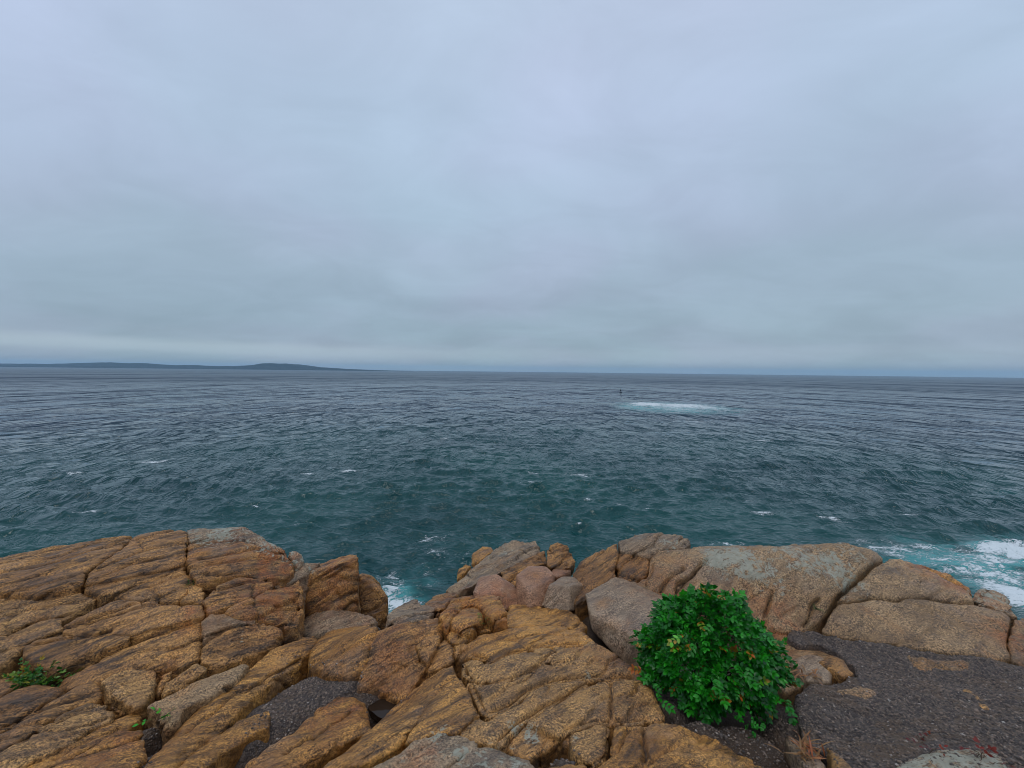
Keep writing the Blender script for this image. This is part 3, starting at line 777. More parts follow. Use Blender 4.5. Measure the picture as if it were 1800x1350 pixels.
# ------------------------------------------------------------------ haze
def build_haze():
    bm = bmesh.new(); bmesh.ops.create_cube(bm, size=1.0)
    for v in bm.verts:
        v.co = Vector((v.co.x * 36000, v.co.y * 36000, -1.5 if v.co.z < 0 else 190.0))
    me = bpy.data.meshes.new('haze'); bm.to_mesh(me); bm.free()
    o = bpy.data.objects.new('haze', me); COL.objects.link(o)
    m, N = new_mat('haze')
    pv = N.add('ShaderNodeVolumePrincipled', ins={'Color': (0.50, 0.765, 1.0), 'Density': 8.5e-5, 'Anisotropy': 0.0})
    out = N.add('ShaderNodeOutputMaterial'); N.l.new(pv.outputs[0], out.inputs['Volume'])
    m.cycles.homogeneous_volume = True
    me.materials.append(m)
    tag(o, 'thin sea haze that fades the far headland', None, None, 'stuff')
build_haze()

# ------------------------------------------------------------------ ground under and between the rocks (gravel, soil and the cliff)
EDGE_PX = [(-500,1000,1.75),(0,980,1.77),(160,950,1.72),(300,932,1.69),(430,932,1.70),(520,972,1.9),(620,985,2.05),(668,1050,2.45),(690,1085,2.45),(735,1062,2.40),(790,1035,2.36),(850,985,2.3),(900,962,2.25),(990,965,2.25),(1012,992,2.28),(1090,950,1.98),(1200,945,1.95),(1300,962,1.9),(1450,957,1.87),(1540,975,1.9),(1620,998,2.0),(1700,1040,2.08),(1790,1082,2.14),(1860,1075,2.12),(2300,1080,2.1)]
EDGE = np.array([at_drop(*e) for e in EDGE_PX])
_eth = np.arctan2(EDGE[:, 0], EDGE[:, 1]); _er = np.hypot(EDGE[:, 0], EDGE[:, 1])
GRAV_PX = [(480,1245,55),(540,1210,60),(600,1195,50),(650,1215,35),(430,1290,30),(270,1330,30),(260,1280,25),(720,1180,15),(560,1310,30),(990,1335,30),(1310,1290,60),(1390,1260,40),(1240,1275,40),(1180,1230,30)]
GRAV = [(surf([(u, v)])[0], r_ / FPX) for u, v, r_ in GRAV_PX]
DIPS = [(at_y(555, 1085, 4.05), .30, .45), (at_y(520, 1060, 4.0), .2, .25)]
def ground_z(XY):
    g = np.zeros(len(XY))
    for c, r_ in GRAV:
        rr = r_ * c[1] * 1.2
        g = np.maximum(g, np.exp(-(np.linalg.norm(XY - c[:2], axis=1) / rr) ** 3))
    P3 = np.column_stack([XY, np.zeros(len(XY))])
    z = zf(XY) - 0.15 * (1 - g) - 0.020 + 0.008 * g + 0.012 * fbm(P3 * 6.0, 4) * (0.35 + 0.65 * (1 - g))
    for c, r_, dd in DIPS: z = z - dd * np.exp(-(np.linalg.norm(XY - c[:2], axis=1) / r_) ** 2)
    th = np.arctan2(XY[:, 0], XY[:, 1]); rr = np.hypot(XY[:, 0], XY[:, 1])
    e = np.interp(th, _eth, _er) - 0.30 + 0.10 * fbm(P3 * 1.7 + 5, 3)
    over = rr - e
    front = XY[:, 1] > 0.3
    drop = np.where(front & (over > 0), 0.35 * over + 4.5 * np.maximum(over, 0) ** 1.3, 0)
    drop *= 1 + 0.25 * fbm(P3 * 2.3, 3)
    return np.maximum(z - drop, -EYE - 0.9), g
def build_ground():
    xs = np.concatenate([np.arange(-16, -6, 0.25), np.arange(-6, 6, 0.026), np.arange(6, 16.1, 0.25)])
    ys = np.concatenate([np.arange(-9, 1.2, 0.25), np.arange(1.2, 5.2, 0.026), np.arange(5.2, 9.5, 0.10)])
    gx, gy = np.meshgrid(xs, ys); XY = np.stack([gx.ravel(), gy.ravel()], 1)
    z, g = ground_z(XY)
    soil = np.zeros(len(XY))
    for u, v, r_ in [(1300,1290,110),(1200,1270,60),(1390,1330,90),(980,1335,60),(900,1310,40),(130,1220,90),(270,1270,20),(420,1160,60),(680,1240,40),(1420,1160,50)]:
        c = surf([(u, v)])[0]
        soil = np.maximum(soil, np.exp(-(np.linalg.norm(XY - c[:2], axis=1) / (r_ / FPX * c[1])) ** 2))
    soil = np.maximum(soil, 0.8 * (1 - g))
    ii = np.arange(len(XY)).reshape(len(ys), len(xs))
    F = np.stack([ii[:-1, :-1].ravel(), ii[:-1, 1:].ravel(), ii[1:, 1:].ravel(), ii[1:, :-1].ravel()], 1)
    me = mesh_from('ground', np.column_stack([XY, z]), F, True, {'soil': soil})
    o = link('ground', me, M['gravel'])
    tag(o, 'dark gravel and soil between the rocks of the cliff top', None, None, 'structure')
build_ground()

# ================================================================== ROCKS
# ---- left-hand outcrop
LO = empty('rock_outcrop', (-3.0, 3.6, EYE - 2.6), 'layered orange-brown rock outcrop of rounded overlapping sheets, deeply cracked, above the gravel hollow', 'outcrop')
def L_(poly, mat='brown', **k):
    k['dome'] = k.get('dome', 0) * .25; k.setdefault('fol', .75); k.setdefault('edge', .03); k.setdefault('edrop', .010); k.setdefault('gap', -.006)
    return plate('rock_sheet', poly, mat, parent=LO, **k)
L_([(-420,1010),(-200,1000),(0,978),(60,966),(100,957),(160,947),(233,939),(215,962),(185,980),(150,1003),(146,1022),(130,1031),(70,1041),(0,1037),(-150,1052),(-420,1080)], 'brown', lift=.02, dome=0.018, depth=.9)
L_([(238,938),(300,929),(328,932),(328,958),(326,985),(310,993),(270,1000),(215,1012),(165,1022),(150,1023),(154,1006),(187,983),(217,964)], 'brown', lift=.02, dome=0.018, depth=.8)
L_([(150,1026),(215,1014),(280,1000),(325,991),(325,998),(290,1008),(245,1022),(200,1043),(180,1046),(160,1041),(150,1034)], 'brown', lift=-.02, dome=0.012)
L_([(200,1046),(245,1024),(290,1010),(325,1000),(342,1022),(332,1040),(310,1056),(290,1056),(240,1053)], 'brown', lift=-.035)
L_([(-300,1075),(-150,1056),(0,1041),(70,1045),(135,1035),(150,1045),(172,1049),(140,1066),(110,1083),(70,1086),(30,1108),(0,1114),(-200,1130)], 'tan', lift=-.05)
L_([(110,1100),(140,1080),(177,1063),(213,1051),(253,1053),(293,1057),(333,1061),(357,1065),(357,1077),(340,1084),(300,1095),(233,1112),(167,1115),(133,1115),(110,1108)], 'brown', lift=.03, dome=0.012, rust=.1)
L_([(42,1136),(67,1120),(117,1115),(167,1116),(232,1113),(227,1121),(187,1136),(133,1159),(93,1175),(73,1175),(50,1155),(41,1144)], 'brown', lift=.03, dome=0.018)
L_([(-200,1132),(0,1115),(30,1109),(70,1087),(108,1084),(108,1098),(112,1111),(67,1118),(40,1134),(33,1146),(0,1165),(-200,1190)], 'tan', lift=-.03)
L_([(96,1203),(135,1179),(190,1149),(236,1127),(300,1107),(354,1084),(356,1113),(352,1155),(317,1170),(277,1170),(233,1180),(193,1190),(167,1203),(140,1212),(113,1212),(97,1202)], 'brown', lift=-.01, edge=0.084, edrop=0.025)
L_([(330,929),(390,928),(430,926),(455,938),(480,954),(507,968),(500,974),(465,960),(430,949),(390,946),(345,949),(330,950)], 'grey', lift=.0, lich=.75, depth=.9)
L_([(329,954),(345,950),(390,947),(430,950),(465,961),(500,974),(518,986),(519,1002),(500,1016),(470,1019),(430,1007),(400,1009),(365,1015),(347,1022),(335,1000),(329,985)], 'brown', lift=.02, dome=0.012, depth=.6, rust=.25)
L_([(505,968),(517,963),(532,971),(536,986),(524,998),(516,990)], 'grey', lift=.0, lich=.8, depth=.6, smooth_it=7)
L_([(518,1002),(537,988),(563,986),(552,998),(527,1014),(500,1026),(483,1031),(483,1024),(510,1017)], 'grey', lift=-.04, lich=.6, depth=.6)
L_([(357,1053),(383,1027),(413,1012),(440,1014),(480,1021),(482,1030),(450,1044),(407,1058),(383,1068),(363,1071)], 'brown', lift=.02, dome=0.018)
L_([(393,1071),(430,1052),(477,1034),(520,1026),(525,1038),(517,1048),(483,1064),(460,1078),(433,1084),(413,1081)], 'brown', lift=.03, dome=0.018, rust=.4)
L_([(457,1088),(483,1068),(520,1051),(524,1067),(518,1087),(503,1101),(483,1095)], 'brown', lift=-.02)
L_([(356,1088),(370,1078),(393,1076),(413,1084),(447,1091),(427,1101),(383,1108),(358,1121)], 'grey', lift=.0, dome=0.012)
L_([(353,1154),(360,1133),(383,1113),(417,1098),(460,1093),(483,1098),(497,1108),(483,1128),(460,1141),(427,1158),(393,1168),(370,1169),(357,1164)], 'brown', lift=.02, dome=0.018)
L_([(330,1022),(345,1024),(358,1035),(357,1060),(335,1058),(318,1055),(332,1042)], 'brown', lift=-.03)
L_([(497,1032),(527,1013),(531,1040),(530,1075),(526,1098),(502,1106),(499,1100),(517,1088),(524,1067),(521,1050),(526,1038)], 'brown', lift=.0, rough=1.5)
# ---- blocks at the head of the cleft
b = block('boulder', [(530,1010,4.05),(563,990,4.30),(600,978,4.34),(627,974,4.36),(629,984,4.15),(585,996,4.1),(523,1095,4.02),(545,1090,3.95),(600,1080,4.0),(632,1083,4.08),(523,1095,4.4),(632,1083,4.5),(540,1005,4.4),(627,1120,4.4),(530,1120,4.4)], 'brown', fol=.7, rough=.9, smooth_it=1, rust=.25)
tag(b, 'tall square-edged orange block with upright joints standing at the left lip of the cleft', 'rock block')
b = block('boulder', [(632,1010,4.5),(650,1011,4.6),(670,1031,4.55),(681,1050,4.5),(681,1085,4.45),(667,1100,4.4),(633,1100,4.35),(632,1010,4.9),(660,1020,4.95),(682,1060,4.9),(640,1200,4.9),(685,1180,4.7),(650,1200,4.5)], 'brown', rough=1.3, fol=.8)
tag(b, 'dark steep rock dropping into the cleft, right behind the tall square-edged block', 'rock')
b = block('boulder', [(523,1100,3.85),(537,1084,3.98),(563,1073,4.0),(590,1071,4.02),(633,1074,4.0),(657,1084,3.98),(666,1098,3.92),(633,1104,3.8),(593,1106,3.78),(563,1111,3.76),(537,1122,3.72),(525,1117,3.75),(530,1140,3.75),(660,1125,3.85),(600,1130,3.75),(600,1120,4.1)], 'grey', smooth_it=6, fol=.4)
tag(b, 'low rounded grey-brown boulder at the foot of the tall square-edged block', 'boulder')
b = block('stone', [(507,1117,3.7),(517,1103,3.75),(531,1107,3.75),(533,1120,3.7),(512,1121,3.66),(520,1130,3.72),(520,1112,3.85)], 'grey')
tag(b, 'small grey stone wedged beside the low rounded boulder', 'stone')

# ---- middle ledge
ML = empty('rock_ledge', (0.1, 2.9, EYE - 2.7), 'broad sloping ochre rock ledge split into worn plates by long cracks, below the pink boulders', 'ledge')
def G_(poly, mat='ochre', **k):
    k['dome'] = k.get('dome', 0) * .25; k.setdefault('fol', .55); k.setdefault('edge', .02); k.setdefault('edrop', .006); k.setdefault('gap', -.009)
    return plate('rock_plate', poly, mat, parent=ML, **k)
G_([(350,1243),(400,1207),(443,1167),(477,1137),(510,1123),(553,1113),(558,1120),(544,1143),(524,1160),(500,1172),(480,1193),(450,1217),(410,1253),(377,1283),(340,1312),(290,1360),(220,1440),(150,1440),(245,1350),(283,1310),(320,1270)], 'ochre', lift=.05, dome=0.018, edge=0.070, edrop=0.025)
G_([(544,1147),(559,1120),(583,1104),(627,1101),(664,1098),(661,1113),(652,1127),(648,1153),(642,1171),(603,1181),(567,1178),(543,1164)], 'ochre', lift=.05, dome=0.018, edge=0.056, edrop=0.030)
G_([(652,1127),(661,1107),(700,1096),(750,1088),(777,1081),(783,1100),(771,1118),(752,1117),(733,1133),(737,1155),(752,1160),(740,1178),(735,1192),(712,1222),(670,1213),(630,1199),(636,1180),(646,1152)], 'brown', lift=.04, dome=0.024, edge=0.070, edrop=0.030, rust=.2)
G_([(731,1135),(750,1119),(773,1115),(768,1133),(752,1162),(738,1157)], 'brown', lift=.06, smooth_it=7)
G_([(757,1160),(770,1133),(783,1122),(797,1135),(800,1148),(795,1160),(770,1172),(750,1180)], 'brown', lift=.01)
G_([(300,1352),(350,1303),(410,1270),(473,1243),(476,1255),(471,1272),(430,1293),(390,1320),(340,1360),(280,1440),(225,1440)], 'ochre', lift=.025, edrop=.02, gap=-.004)
G_([(400,1360),(467,1312),(510,1283),(550,1243),(597,1213),(613,1220),(640,1233),(650,1260),(656,1274),(617,1290),(570,1313),(530,1333),(480,1370),(430,1440),(320,1440)], 'ochre', lift=.045, edrop=.035, gap=-.004, rust=.15)
G_([(645,1284),(700,1235),(750,1188),(797,1163),(804,1183),(783,1200),(762,1228),(737,1260),(700,1302),(660,1326),(620,1337),(560,1365),(500,1430),(470,1440),(545,1362),(600,1322)], 'ochre', lift=.04, dome=0.018, edge=0.056, edrop=0.025)
G_([(805,1187),(817,1191),(828,1217),(845,1251),(818,1271),(800,1288),(773,1285),(735,1302),(714,1306),(740,1262),(764,1229),(784,1201)], 'ochre', lift=.03, dome=0.012)
G_([(797,1140),(823,1130),(840,1118),(873,1111),(913,1104),(967,1098),(990,1101),(1028,1112),(1042,1126),(1020,1134),(940,1136),(897,1149),(867,1163),(833,1154),(803,1149)], 'ochre', lift=.02)
G_([(827,1108),(843,1091),(890,1083),(897,1064),(933,1064),(993,1069),(1007,1074),(1033,1101),(1022,1113),(990,1099),(913,1103),(867,1111)], 'ochre', lift=.0)
G_([(810,1164),(833,1158),(867,1166),(897,1153),(940,1139),(967,1138),(977,1151),(960,1168),(940,1178),(917,1188),(897,1198),(860,1201),(830,1191),(815,1182)], 'tan', lift=.02, dome=0.012)
G_([(977,1153),(971,1138),(1020,1136),(1040,1127),(1086,1154),(1112,1174),(1130,1190),(1067,1191),(1030,1191),(993,1194),(960,1204),(933,1214),(900,1238),(857,1258),(846,1245),(831,1217),(821,1193),(860,1203),(897,1200),(940,1180),(962,1169)], 'tan', lift=.015, gap=-.010)
G_([(858,1261),(900,1240),(933,1216),(960,1206),(993,1196),(1030,1194),(1035,1200),(1000,1221),(953,1244),(913,1271),(885,1296),(865,1306),(838,1302),(812,1296),(802,1289),(820,1272),(846,1254)], 'tan', lift=.01, gap=-.010)
G_([(1037,1201),(1073,1193),(1130,1193),(1143,1211),(1156,1236),(1164,1262),(1110,1267),(1073,1269),(1033,1269),(1000,1279),(985,1290),(955,1277),(928,1266),(957,1244),(1002,1221)], 'tan', lift=.01, gap=-.010)
G_([(888,1298),(913,1272),(928,1267),(953,1279),(975,1289),(960,1303),(945,1320),(933,1328),(905,1319),(890,1310)], 'brown', lift=-.035, lich=.55, tilt=(.0, .12))
G_([(975,1290),(1003,1281),(1003,1305),(985,1300),(970,1305),(950,1322)], 'brown', lift=-.03, tilt=(0, .1))
G_([(1003,1291),(1033,1273),(1070,1272),(1069,1300),(1064,1327),(1042,1344),(1012,1322),(1004,1303)], 'tan', lift=.0)
G_([(1077,1273),(1127,1267),(1173,1268),(1213,1279),(1267,1302),(1300,1319),(1372,1355),(1430,1440),(1010,1440),(1045,1346),(1070,1325)], 'ochre', lift=.03, dome=0.024, edge=0.070, edrop=0.025)
G_([(655,1352),(705,1328),(722,1308),(773,1292),(810,1295),(838,1306),(838,1316),(805,1332),(765,1362),(720,1440),(560,1440)], 'grey', lift=.03, dome=0.018, lich=.6)
G_([(787,1358),(835,1316),(867,1315),(900,1331),(925,1338),(940,1352),(960,1440),(740,1440)], 'grey', lift=.03, dome=0.018, lich=.75)
G_([(945,1352),(985,1347),(1035,1348),(1005,1440),(965,1440)], 'ochre', lift=.02)

# ---- knobs along the lip
def K_(name, pts, mat, label, cat='boulder', **k):
    return tag(block(name, pts, mat, **k), label, cat)
S1 = plate('rock', [(680,1094),(690,1072),(710,1061),(730,1054),(750,1063),(765,1067),(757,1081),(730,1093)], 'grey', lift=.06, dome=0.012, rough=1.5, depth=.7)
tag(S1, 'rough grey-brown knob at the right lip of the cleft, low and crumbly', 'rock')
S2 = plate('rock', [(743,1061),(767,1044),(807,1038),(795,1053),(772,1073),(757,1068)], 'brown', lift=.05, dome=0.012, depth=.7)
tag(S2, 'narrow brown rock lying between the crumbly knob and the pale slanting slab', 'rock')
S3 = plate('rock', [(770,1078),(793,1051),(827,1044),(877,1044),(888,1060),(893,1084),(866,1085),(853,1072),(838,1058),(815,1061),(793,1078),(785,1092)], 'ochre', lift=.14, dome=0.018, edge=0.056, edrop=0.030, rust=.5)
tag(S3, 'arched ochre rock curving round a rounded knob, in front of the pink boulders', 'rock')
S4 = plate('rock', [(787,1091),(794,1076),(815,1063),(837,1060),(850,1075),(848,1089),(830,1100),(810,1104),(795,1100)], 'ochre', lift=.09, dome=0.030, smooth_it=6, rust=.4)
tag(S4, 'rounded ochre knob nested inside the arched ochre rock', 'rock')
for poly, lb in [([(786,1112),(800,1102),(818,1104),(820,1118),(806,1128),(790,1124)], 'small rust-brown stone just below the rounded ochre knob'),
                 ([(795,1128),(815,1126),(828,1136),(820,1146),(800,1146)], 'flat ochre stone at the upper end of the long crack')]:
    tag(plate('stone', poly, 'ochre', lift=.04, dome=0.012, depth=.25, smooth_it=7), lb, 'stone')

P1 = K_('rock_slab', [(783,1040,4.55),(810,1017,4.8),(843,990,5.1),(870,963,5.4),(887,952,5.5),(907,952,5.5),(930,956,5.45),(943,951,5.45),(949,963,5.3),(940,977,5.1),(913,990,4.9),(887,998,4.8),(877,1010,4.7),(847,1020,4.6),(827,1034,4.5),(800,1042,4.5),(800,1065,4.5),(860,1045,4.7),(950,1000,5.2),(900,1010,5.6),(820,1060,5.2)], 'grey', 'pale lichen-streaked slab slanting up from the cleft behind the pink boulders', 'rock slab', lich=.5, fol=1.2, rough=1.2, smooth_it=3)
K_('rock', [(827,990,5.35),(829,972,5.5),(847,959,5.6),(863,961,5.6),(868,968,5.5),(847,985,5.3),(835,1010,5.3),(860,1000,5.7)], 'ochre', 'ochre lump peeping over the seaward side of the slanting slab', 'rock')
K_('rock', [(802,1018,5.0),(805,1000,5.1),(818,992,5.2),(828,996,5.2),(815,1010,5.0),(806,1040,5.0),(825,1030,5.3)], 'ochre', 'little ochre corner of rock below the lump behind the slanting slab', 'rock')
K_('rock', [(905,996,4.8),(940,978,5.0),(957,966,5.2),(961,990,4.95),(933,1000,4.75),(905,1028,4.5),(883,1026,4.5),(880,1004,4.7),(950,1020,5.2),(890,1050,4.7),(960,1020,5.0)], 'brown', 'dark broken chunk in the shade between the slanting slab and the squat pink boulder', 'rock', rough=1.7, fol=1.3, smooth_it=2)
K_('rock', [(960,967,4.9),(967,957,5.0),(980,953,5.1),(993,958,5.1),(1001,972,5.0),(1014,985,4.9),(1002,1000,4.7),(973,1001,4.7),(960,992,4.75),(960,1020,4.9),(1010,1010,4.9),(985,990,5.3)], 'brown', 'upright brown block with fanning joints on the skyline above the flat pink stone', 'rock block', fol=1.1)
K_('boulder', [(832,1040,4.22),(843,1014,4.42),(872,1009,4.45),(886,1022,4.28),(880,1044,4.12),(848,1046,4.14),(905,1029,4.36),(915,1052,4.22),(912,1070,4.12),(893,1074,4.06),(834,1070,4.15),(845,1080,4.1),(900,1060,4.6),(840,1050,4.6)], 'pink', 'pink granite boulder with a pale rounded top, beside the arched ochre rock', 'boulder', fol=.15, rough=.5, smooth_it=1)
K_('boulder', [(907,1010,4.30),(928,995,4.55),(962,996,4.60),(975,1010,4.45),(931,1040,4.08),(908,1068,4.16),(931,1072,4.0),(957,1066,4.1),(974,1045,4.35),(930,1060,4.6)], 'pink', 'squat pink granite boulder with flat top and broken-off front, centre of the pink trio', 'boulder', fol=.12, rough=.5, smooth_it=1)
K_('boulder', [(970,1001,4.7),(997,994,4.85),(1004,1003,4.75),(984,1013,4.55),(973,1014,4.55),(975,1030,4.6),(1003,1020,4.75),(990,1010,5.0)], 'pink', 'flat bright pink stone tucked behind the grey squared boulder', 'boulder', fol=.1, rough=.5, rust=.3)
K_('boulder', [(966,1028,4.12),(988,1014,4.38),(1017,1015,4.40),(1024,1027,4.22),(1002,1031,4.08),(952,1064,4.06),(968,1072,3.98),(1002,1075,3.96),(1025,1072,4.1),(1020,1050,4.5),(975,1050,4.5)], 'slab', 'grey squared boulder standing beside the squat pink boulder', 'boulder', fol=.25, rough=.5, smooth_it=1)

# ---- right-hand mass
RO = empty('rock_outcrop', (2.6, 3.9, EYE - 2.7), 'massive rounded rock hump with grey lichen patches, split by one deep diagonal cleft', 'outcrop')
def T_(poly, mat='dome', **k): return plate('rock_mass', poly, mat, parent=RO, **k)
T_([(1008,1004),(1022,983),(1057,963),(1084,952),(1088,968),(1081,990),(1082,1016),(1064,1028),(1040,1040),(1012,1060),(1003,1048),(1010,1030)], 'brown', lift=.05, depth=.5, fol=.5, edge=0.056, edrop=0.025)
T_([(1086,950),(1117,937),(1143,934),(1187,936),(1207,941),(1214,950),(1207,960),(1173,960),(1157,965),(1143,975),(1110,968),(1090,966)], 'grey', lift=.04, dome=0.018, depth=.9, lich=.35)
T_([(1084,970),(1110,970),(1142,977),(1141,1000),(1135,1012),(1110,1021),(1084,1018),(1083,992)], 'brown', lift=.0, rough=1.5)
T_([(1146,977),(1158,966),(1210,961),(1290,957),(1370,957),(1400,955),(1450,952),(1500,956),(1540,969),(1549,977),(1530,987),(1490,1021),(1455,1056),(1437,1090),(1412,1106),(1380,1104),(1340,1097),(1290,1075),(1200,1050),(1180,1042),(1140,1035),(1110,1024),(1138,1013)], 'dome', lift=.02, depth=.8, dome=0.018, edge=0.049, edrop=0.020, gap=-.006, fol=.35)
T_([(1471,1053),(1492,1036),(1519,1016),(1546,992),(1562,980),(1583,981),(1617,993),(1650,1010),(1683,1027),(1703,1040),(1710,1056),(1677,1053),(1640,1047),(1597,1043),(1580,1050),(1537,1045),(1513,1047),(1483,1052)], 'dome', lift=.01, depth=.8, fol=.3, gap=-.010)
T_([(1439,1103),(1457,1071),(1471,1056),(1486,1056),(1513,1050),(1537,1048),(1580,1053),(1597,1046),(1640,1050),(1683,1057),(1717,1060),(1760,1071),(1780,1082),(1777,1100),(1771,1130),(1784,1155),(1750,1157),(1703,1149),(1650,1142),(1583,1132),(1537,1125),(1483,1119),(1450,1110)], 'dome', lift=.015, depth=.6, fol=.3, gap=.006, edge=0.056, edrop=0.020)
T_([(1707,1044),(1722,1032),(1750,1036),(1773,1050),(1784,1073),(1795,1083),(1760,1070),(1727,1060),(1712,1057)], 'grey', lift=.0, lich=.75, depth=.9)
T_([(1607,988),(1640,996),(1670,1009),(1707,1034),(1706,1041),(1684,1027),(1650,1010),(1617,994)], 'ochre', lift=-.06, rust=.6, depth=.9)
T_([(1782,1086),(1800,1080),(1850,1085),(2050,1090),(2100,1190),(1850,1190),(1788,1164),(1774,1131),(1780,1102)], 'dome', lift=.01, depth=.8, rust=.3)

T_([(1300,1092),(1345,1100),(1385,1108),(1398,1130),(1440,1133),(1474,1149),(1502,1175),(1505,1192),(1420,1200),(1380,1215),(1340,1180),(1300,1130)], 'dome', lift=-.045, depth=.3, fol=.3, edrop=.01)
for poly in ([(1462,1206),(1500,1200),(1528,1208),(1552,1226),(1530,1236),(1504,1226),(1480,1230)], [(1590,1150),(1660,1158),(1715,1170),(1690,1182),(1650,1178),(1620,1186),(1600,1168)]):
    T_(poly, 'dome', lift=.030, depth=.15, fol=.2, rough=2.6, edrop=.03, edge=.09, cracks=False, rust=.2)
# ---- big loose slab
K_('boulder', [(1030,1043,3.92),(1080,1014,4.2),(1107,1019,4.2),(1143,1036,4.0),(1182,1060,3.75),(1180,1080,3.4),(1120,1121,3.2),(1103,1114,3.28),(1080,1101,3.4),(1067,1091,3.5),(1040,1081,3.62),(1034,1066,3.72),
   (1041,1107,3.58),(1067,1136,3.42),(1100,1168,3.26),(1128,1188,3.15),(1180,1170,3.4),(1040,1100,3.9),(1180,1120,3.9)], 'slab', 'large flat-topped granite slab lying loose against the green bush', 'boulder', fol=.10, rough=.35, smooth_it=1, lich=.25)

# ---- lower left rocks
LL = [
 ([(180,1194),(200,1181),(227,1173),(257,1169),(273,1178),(275,1197),(263,1221),(257,1234),(233,1238),(213,1231),(187,1216)], 'tan', .10, 'pale faceted boulder propped among the lower left ledges, beside a rust-red chip', 'boulder', 'boulder'),
 ([(187,1218),(213,1233),(240,1240),(218,1254),(198,1245),(184,1232)], 'brown', .03, 'dark stone under the pale faceted boulder', 'stone', 'stone'),
 ([(273,1214),(283,1184),(300,1178),(295,1196),(281,1217)], 'brown', .05, 'rust-red chip of rock against the pale faceted boulder', 'stone', 'stone'),
 ([(290,1201),(347,1164),(367,1174),(335,1196),(287,1221)], 'tan', .08, 'flat tan stone above the long grey slab, right of the rust-red chip', 'stone', 'stone'),
 ([(260,1239),(300,1221),(350,1194),(387,1181),(427,1164),(438,1168),(420,1184),(400,1201),(367,1224),(320,1245),(313,1264),(290,1271),(277,1252)], 'dome', .10, 'long grey-brown slab with a squared end beside the leafy crack', 'rock_slab', 'rock slab'),
 ([(-180,1380),(0,1290),(50,1261),(93,1231),(127,1211),(160,1198),(178,1207),(186,1217),(167,1231),(127,1238),(113,1248),(83,1264),(50,1294),(0,1320),(-160,1420)], 'brown', .05, 'long brown ridge of rock running up to the pale faceted boulder', 'rock_slab', 'rock slab'),
 ([(-200,1290),(0,1228),(33,1214),(67,1204),(110,1212),(93,1226),(67,1244),(0,1279),(-200,1370)], 'brown', .03, 'dull brown rock beneath the yellow-green tuft', 'rock', 'rock'),
 ([(50,1297),(73,1273),(117,1250),(150,1235),(183,1235),(199,1253),(193,1264),(160,1275),(125,1300),(60,1331),(0,1362),(-120,1440),(-230,1440),(0,1325)], 'tan', .06, 'round-ended tan rock loaf in front of the brown ridge', 'rock', 'rock'),
 ([(167,1279),(207,1262),(247,1251),(250,1262),(233,1271),(187,1301),(130,1326),(60,1355),(-40,1440),(-100,1440),(0,1366),(60,1334),(127,1304)], 'ochre', .03, 'thin ochre sheet wedged between the tan loaf and the blunt ochre rock', 'rock_sheet', 'rock'),
 ([(117,1335),(167,1305),(217,1279),(247,1278),(251,1300),(247,1330),(222,1365),(150,1440),(-10,1440),(50,1372)], 'ochre', .06, 'blunt ochre rock next to the strip of dark gravel', 'rock', 'rock'),
 ([(-200,1230),(0,1190),(20,1187),(28,1200),(12,1215),(0,1222),(-180,1270)], 'brown', .03, 'brown rock poking out behind the yellow-green tuft', 'rock', 'rock'),
]
for poly, mat, lf, lb, nm, ct in LL:
    tag(plate(nm, poly, mat, lift=lf, dome=0.0, edge=0.03, edrop=0.010, gap=-.006, depth=.35), lb, ct)

# ---- stones around the gravel path
ST = [
 ([(1388,1160),(1415,1147),(1447,1153),(1461,1177),(1458,1194),(1417,1192)], 'slab', .02, 'flat pinkish stone lying between the bush and the crumbling gravel lip', 'stone'),
 ([(1440,1161),(1457,1150),(1483,1157),(1493,1176),(1501,1184),(1477,1185),(1460,1174)], 'brown', .05, 'rusty brown stone against the crumbling gravel lip', 'stone'),
 ([(1683,1210),(1703,1206),(1723,1222),(1741,1244),(1727,1242),(1703,1221)], 'tan', .025, 'thin wedge-shaped tan stone lying on the dark gravel path', 'stone'),
 ([(1660,1258),(1670,1252),(1681,1258),(1683,1271),(1672,1274),(1662,1268)], 'slab', .02, 'small rounded tan stone on the dark gravel path', 'stone'),
 ([(1380,1290),(1400,1294),(1427,1317),(1450,1345),(1440,1380),(1400,1330)], 'slab', .03, 'brown shard sunk in the soil below the bush, next to a leaf-shaped sliver', 'stone'),
 ([(1453,1307),(1470,1322),(1495,1345),(1520,1390),(1480,1390),(1462,1335)], 'tan', .06, 'leaf-shaped tan sliver of rock standing out of the path edge', 'stone'),
 ([(1575,1350),(1603,1331),(1633,1321),(1667,1314),(1710,1313),(1750,1323),(1768,1340),(1775,1440),(1550,1440)], 'dome', .15, 'rounded boulder blotched with pale grey-green lichen beneath the red leaves', 'boulder'),
]
for poly, mat, lf, lb, ct in ST:
    tag(plate(ct, poly, mat, lift=lf, dome=0.009, edge=0.035, edrop=0.015, depth=.2, fol=.2, rough=.6, cracks=False, lich=.95 if 'blotched' in lb else 0), lb, ct)

# ---- crumbling gravel path
path = plate('gravel_path', [(1380,1112),(1393,1101),(1430,1105),(1483,1121),(1583,1135),(1650,1145),(1750,1160),(1790,1168),(1850,1192),(2150,1200),(2700,1210),(3000,1600),(1650,1600),(1540,1440),(1500,1380),(1455,1330),(1420,1300),(1402,1260),(1400,1215),(1425,1197),(1470,1196),(1508,1190),(1503,1172),(1475,1147),(1440,1131),(1398,1128)], 'gravel', lift=.02, vox=.0135, depth=.12, edge=0.035, edrop=0.010, gap=0, fol=0, rough=1.9, cracks=False, smooth_it=2)
tag(path, 'dark crumbling gravel path with a broken lip', None, None, 'structure')

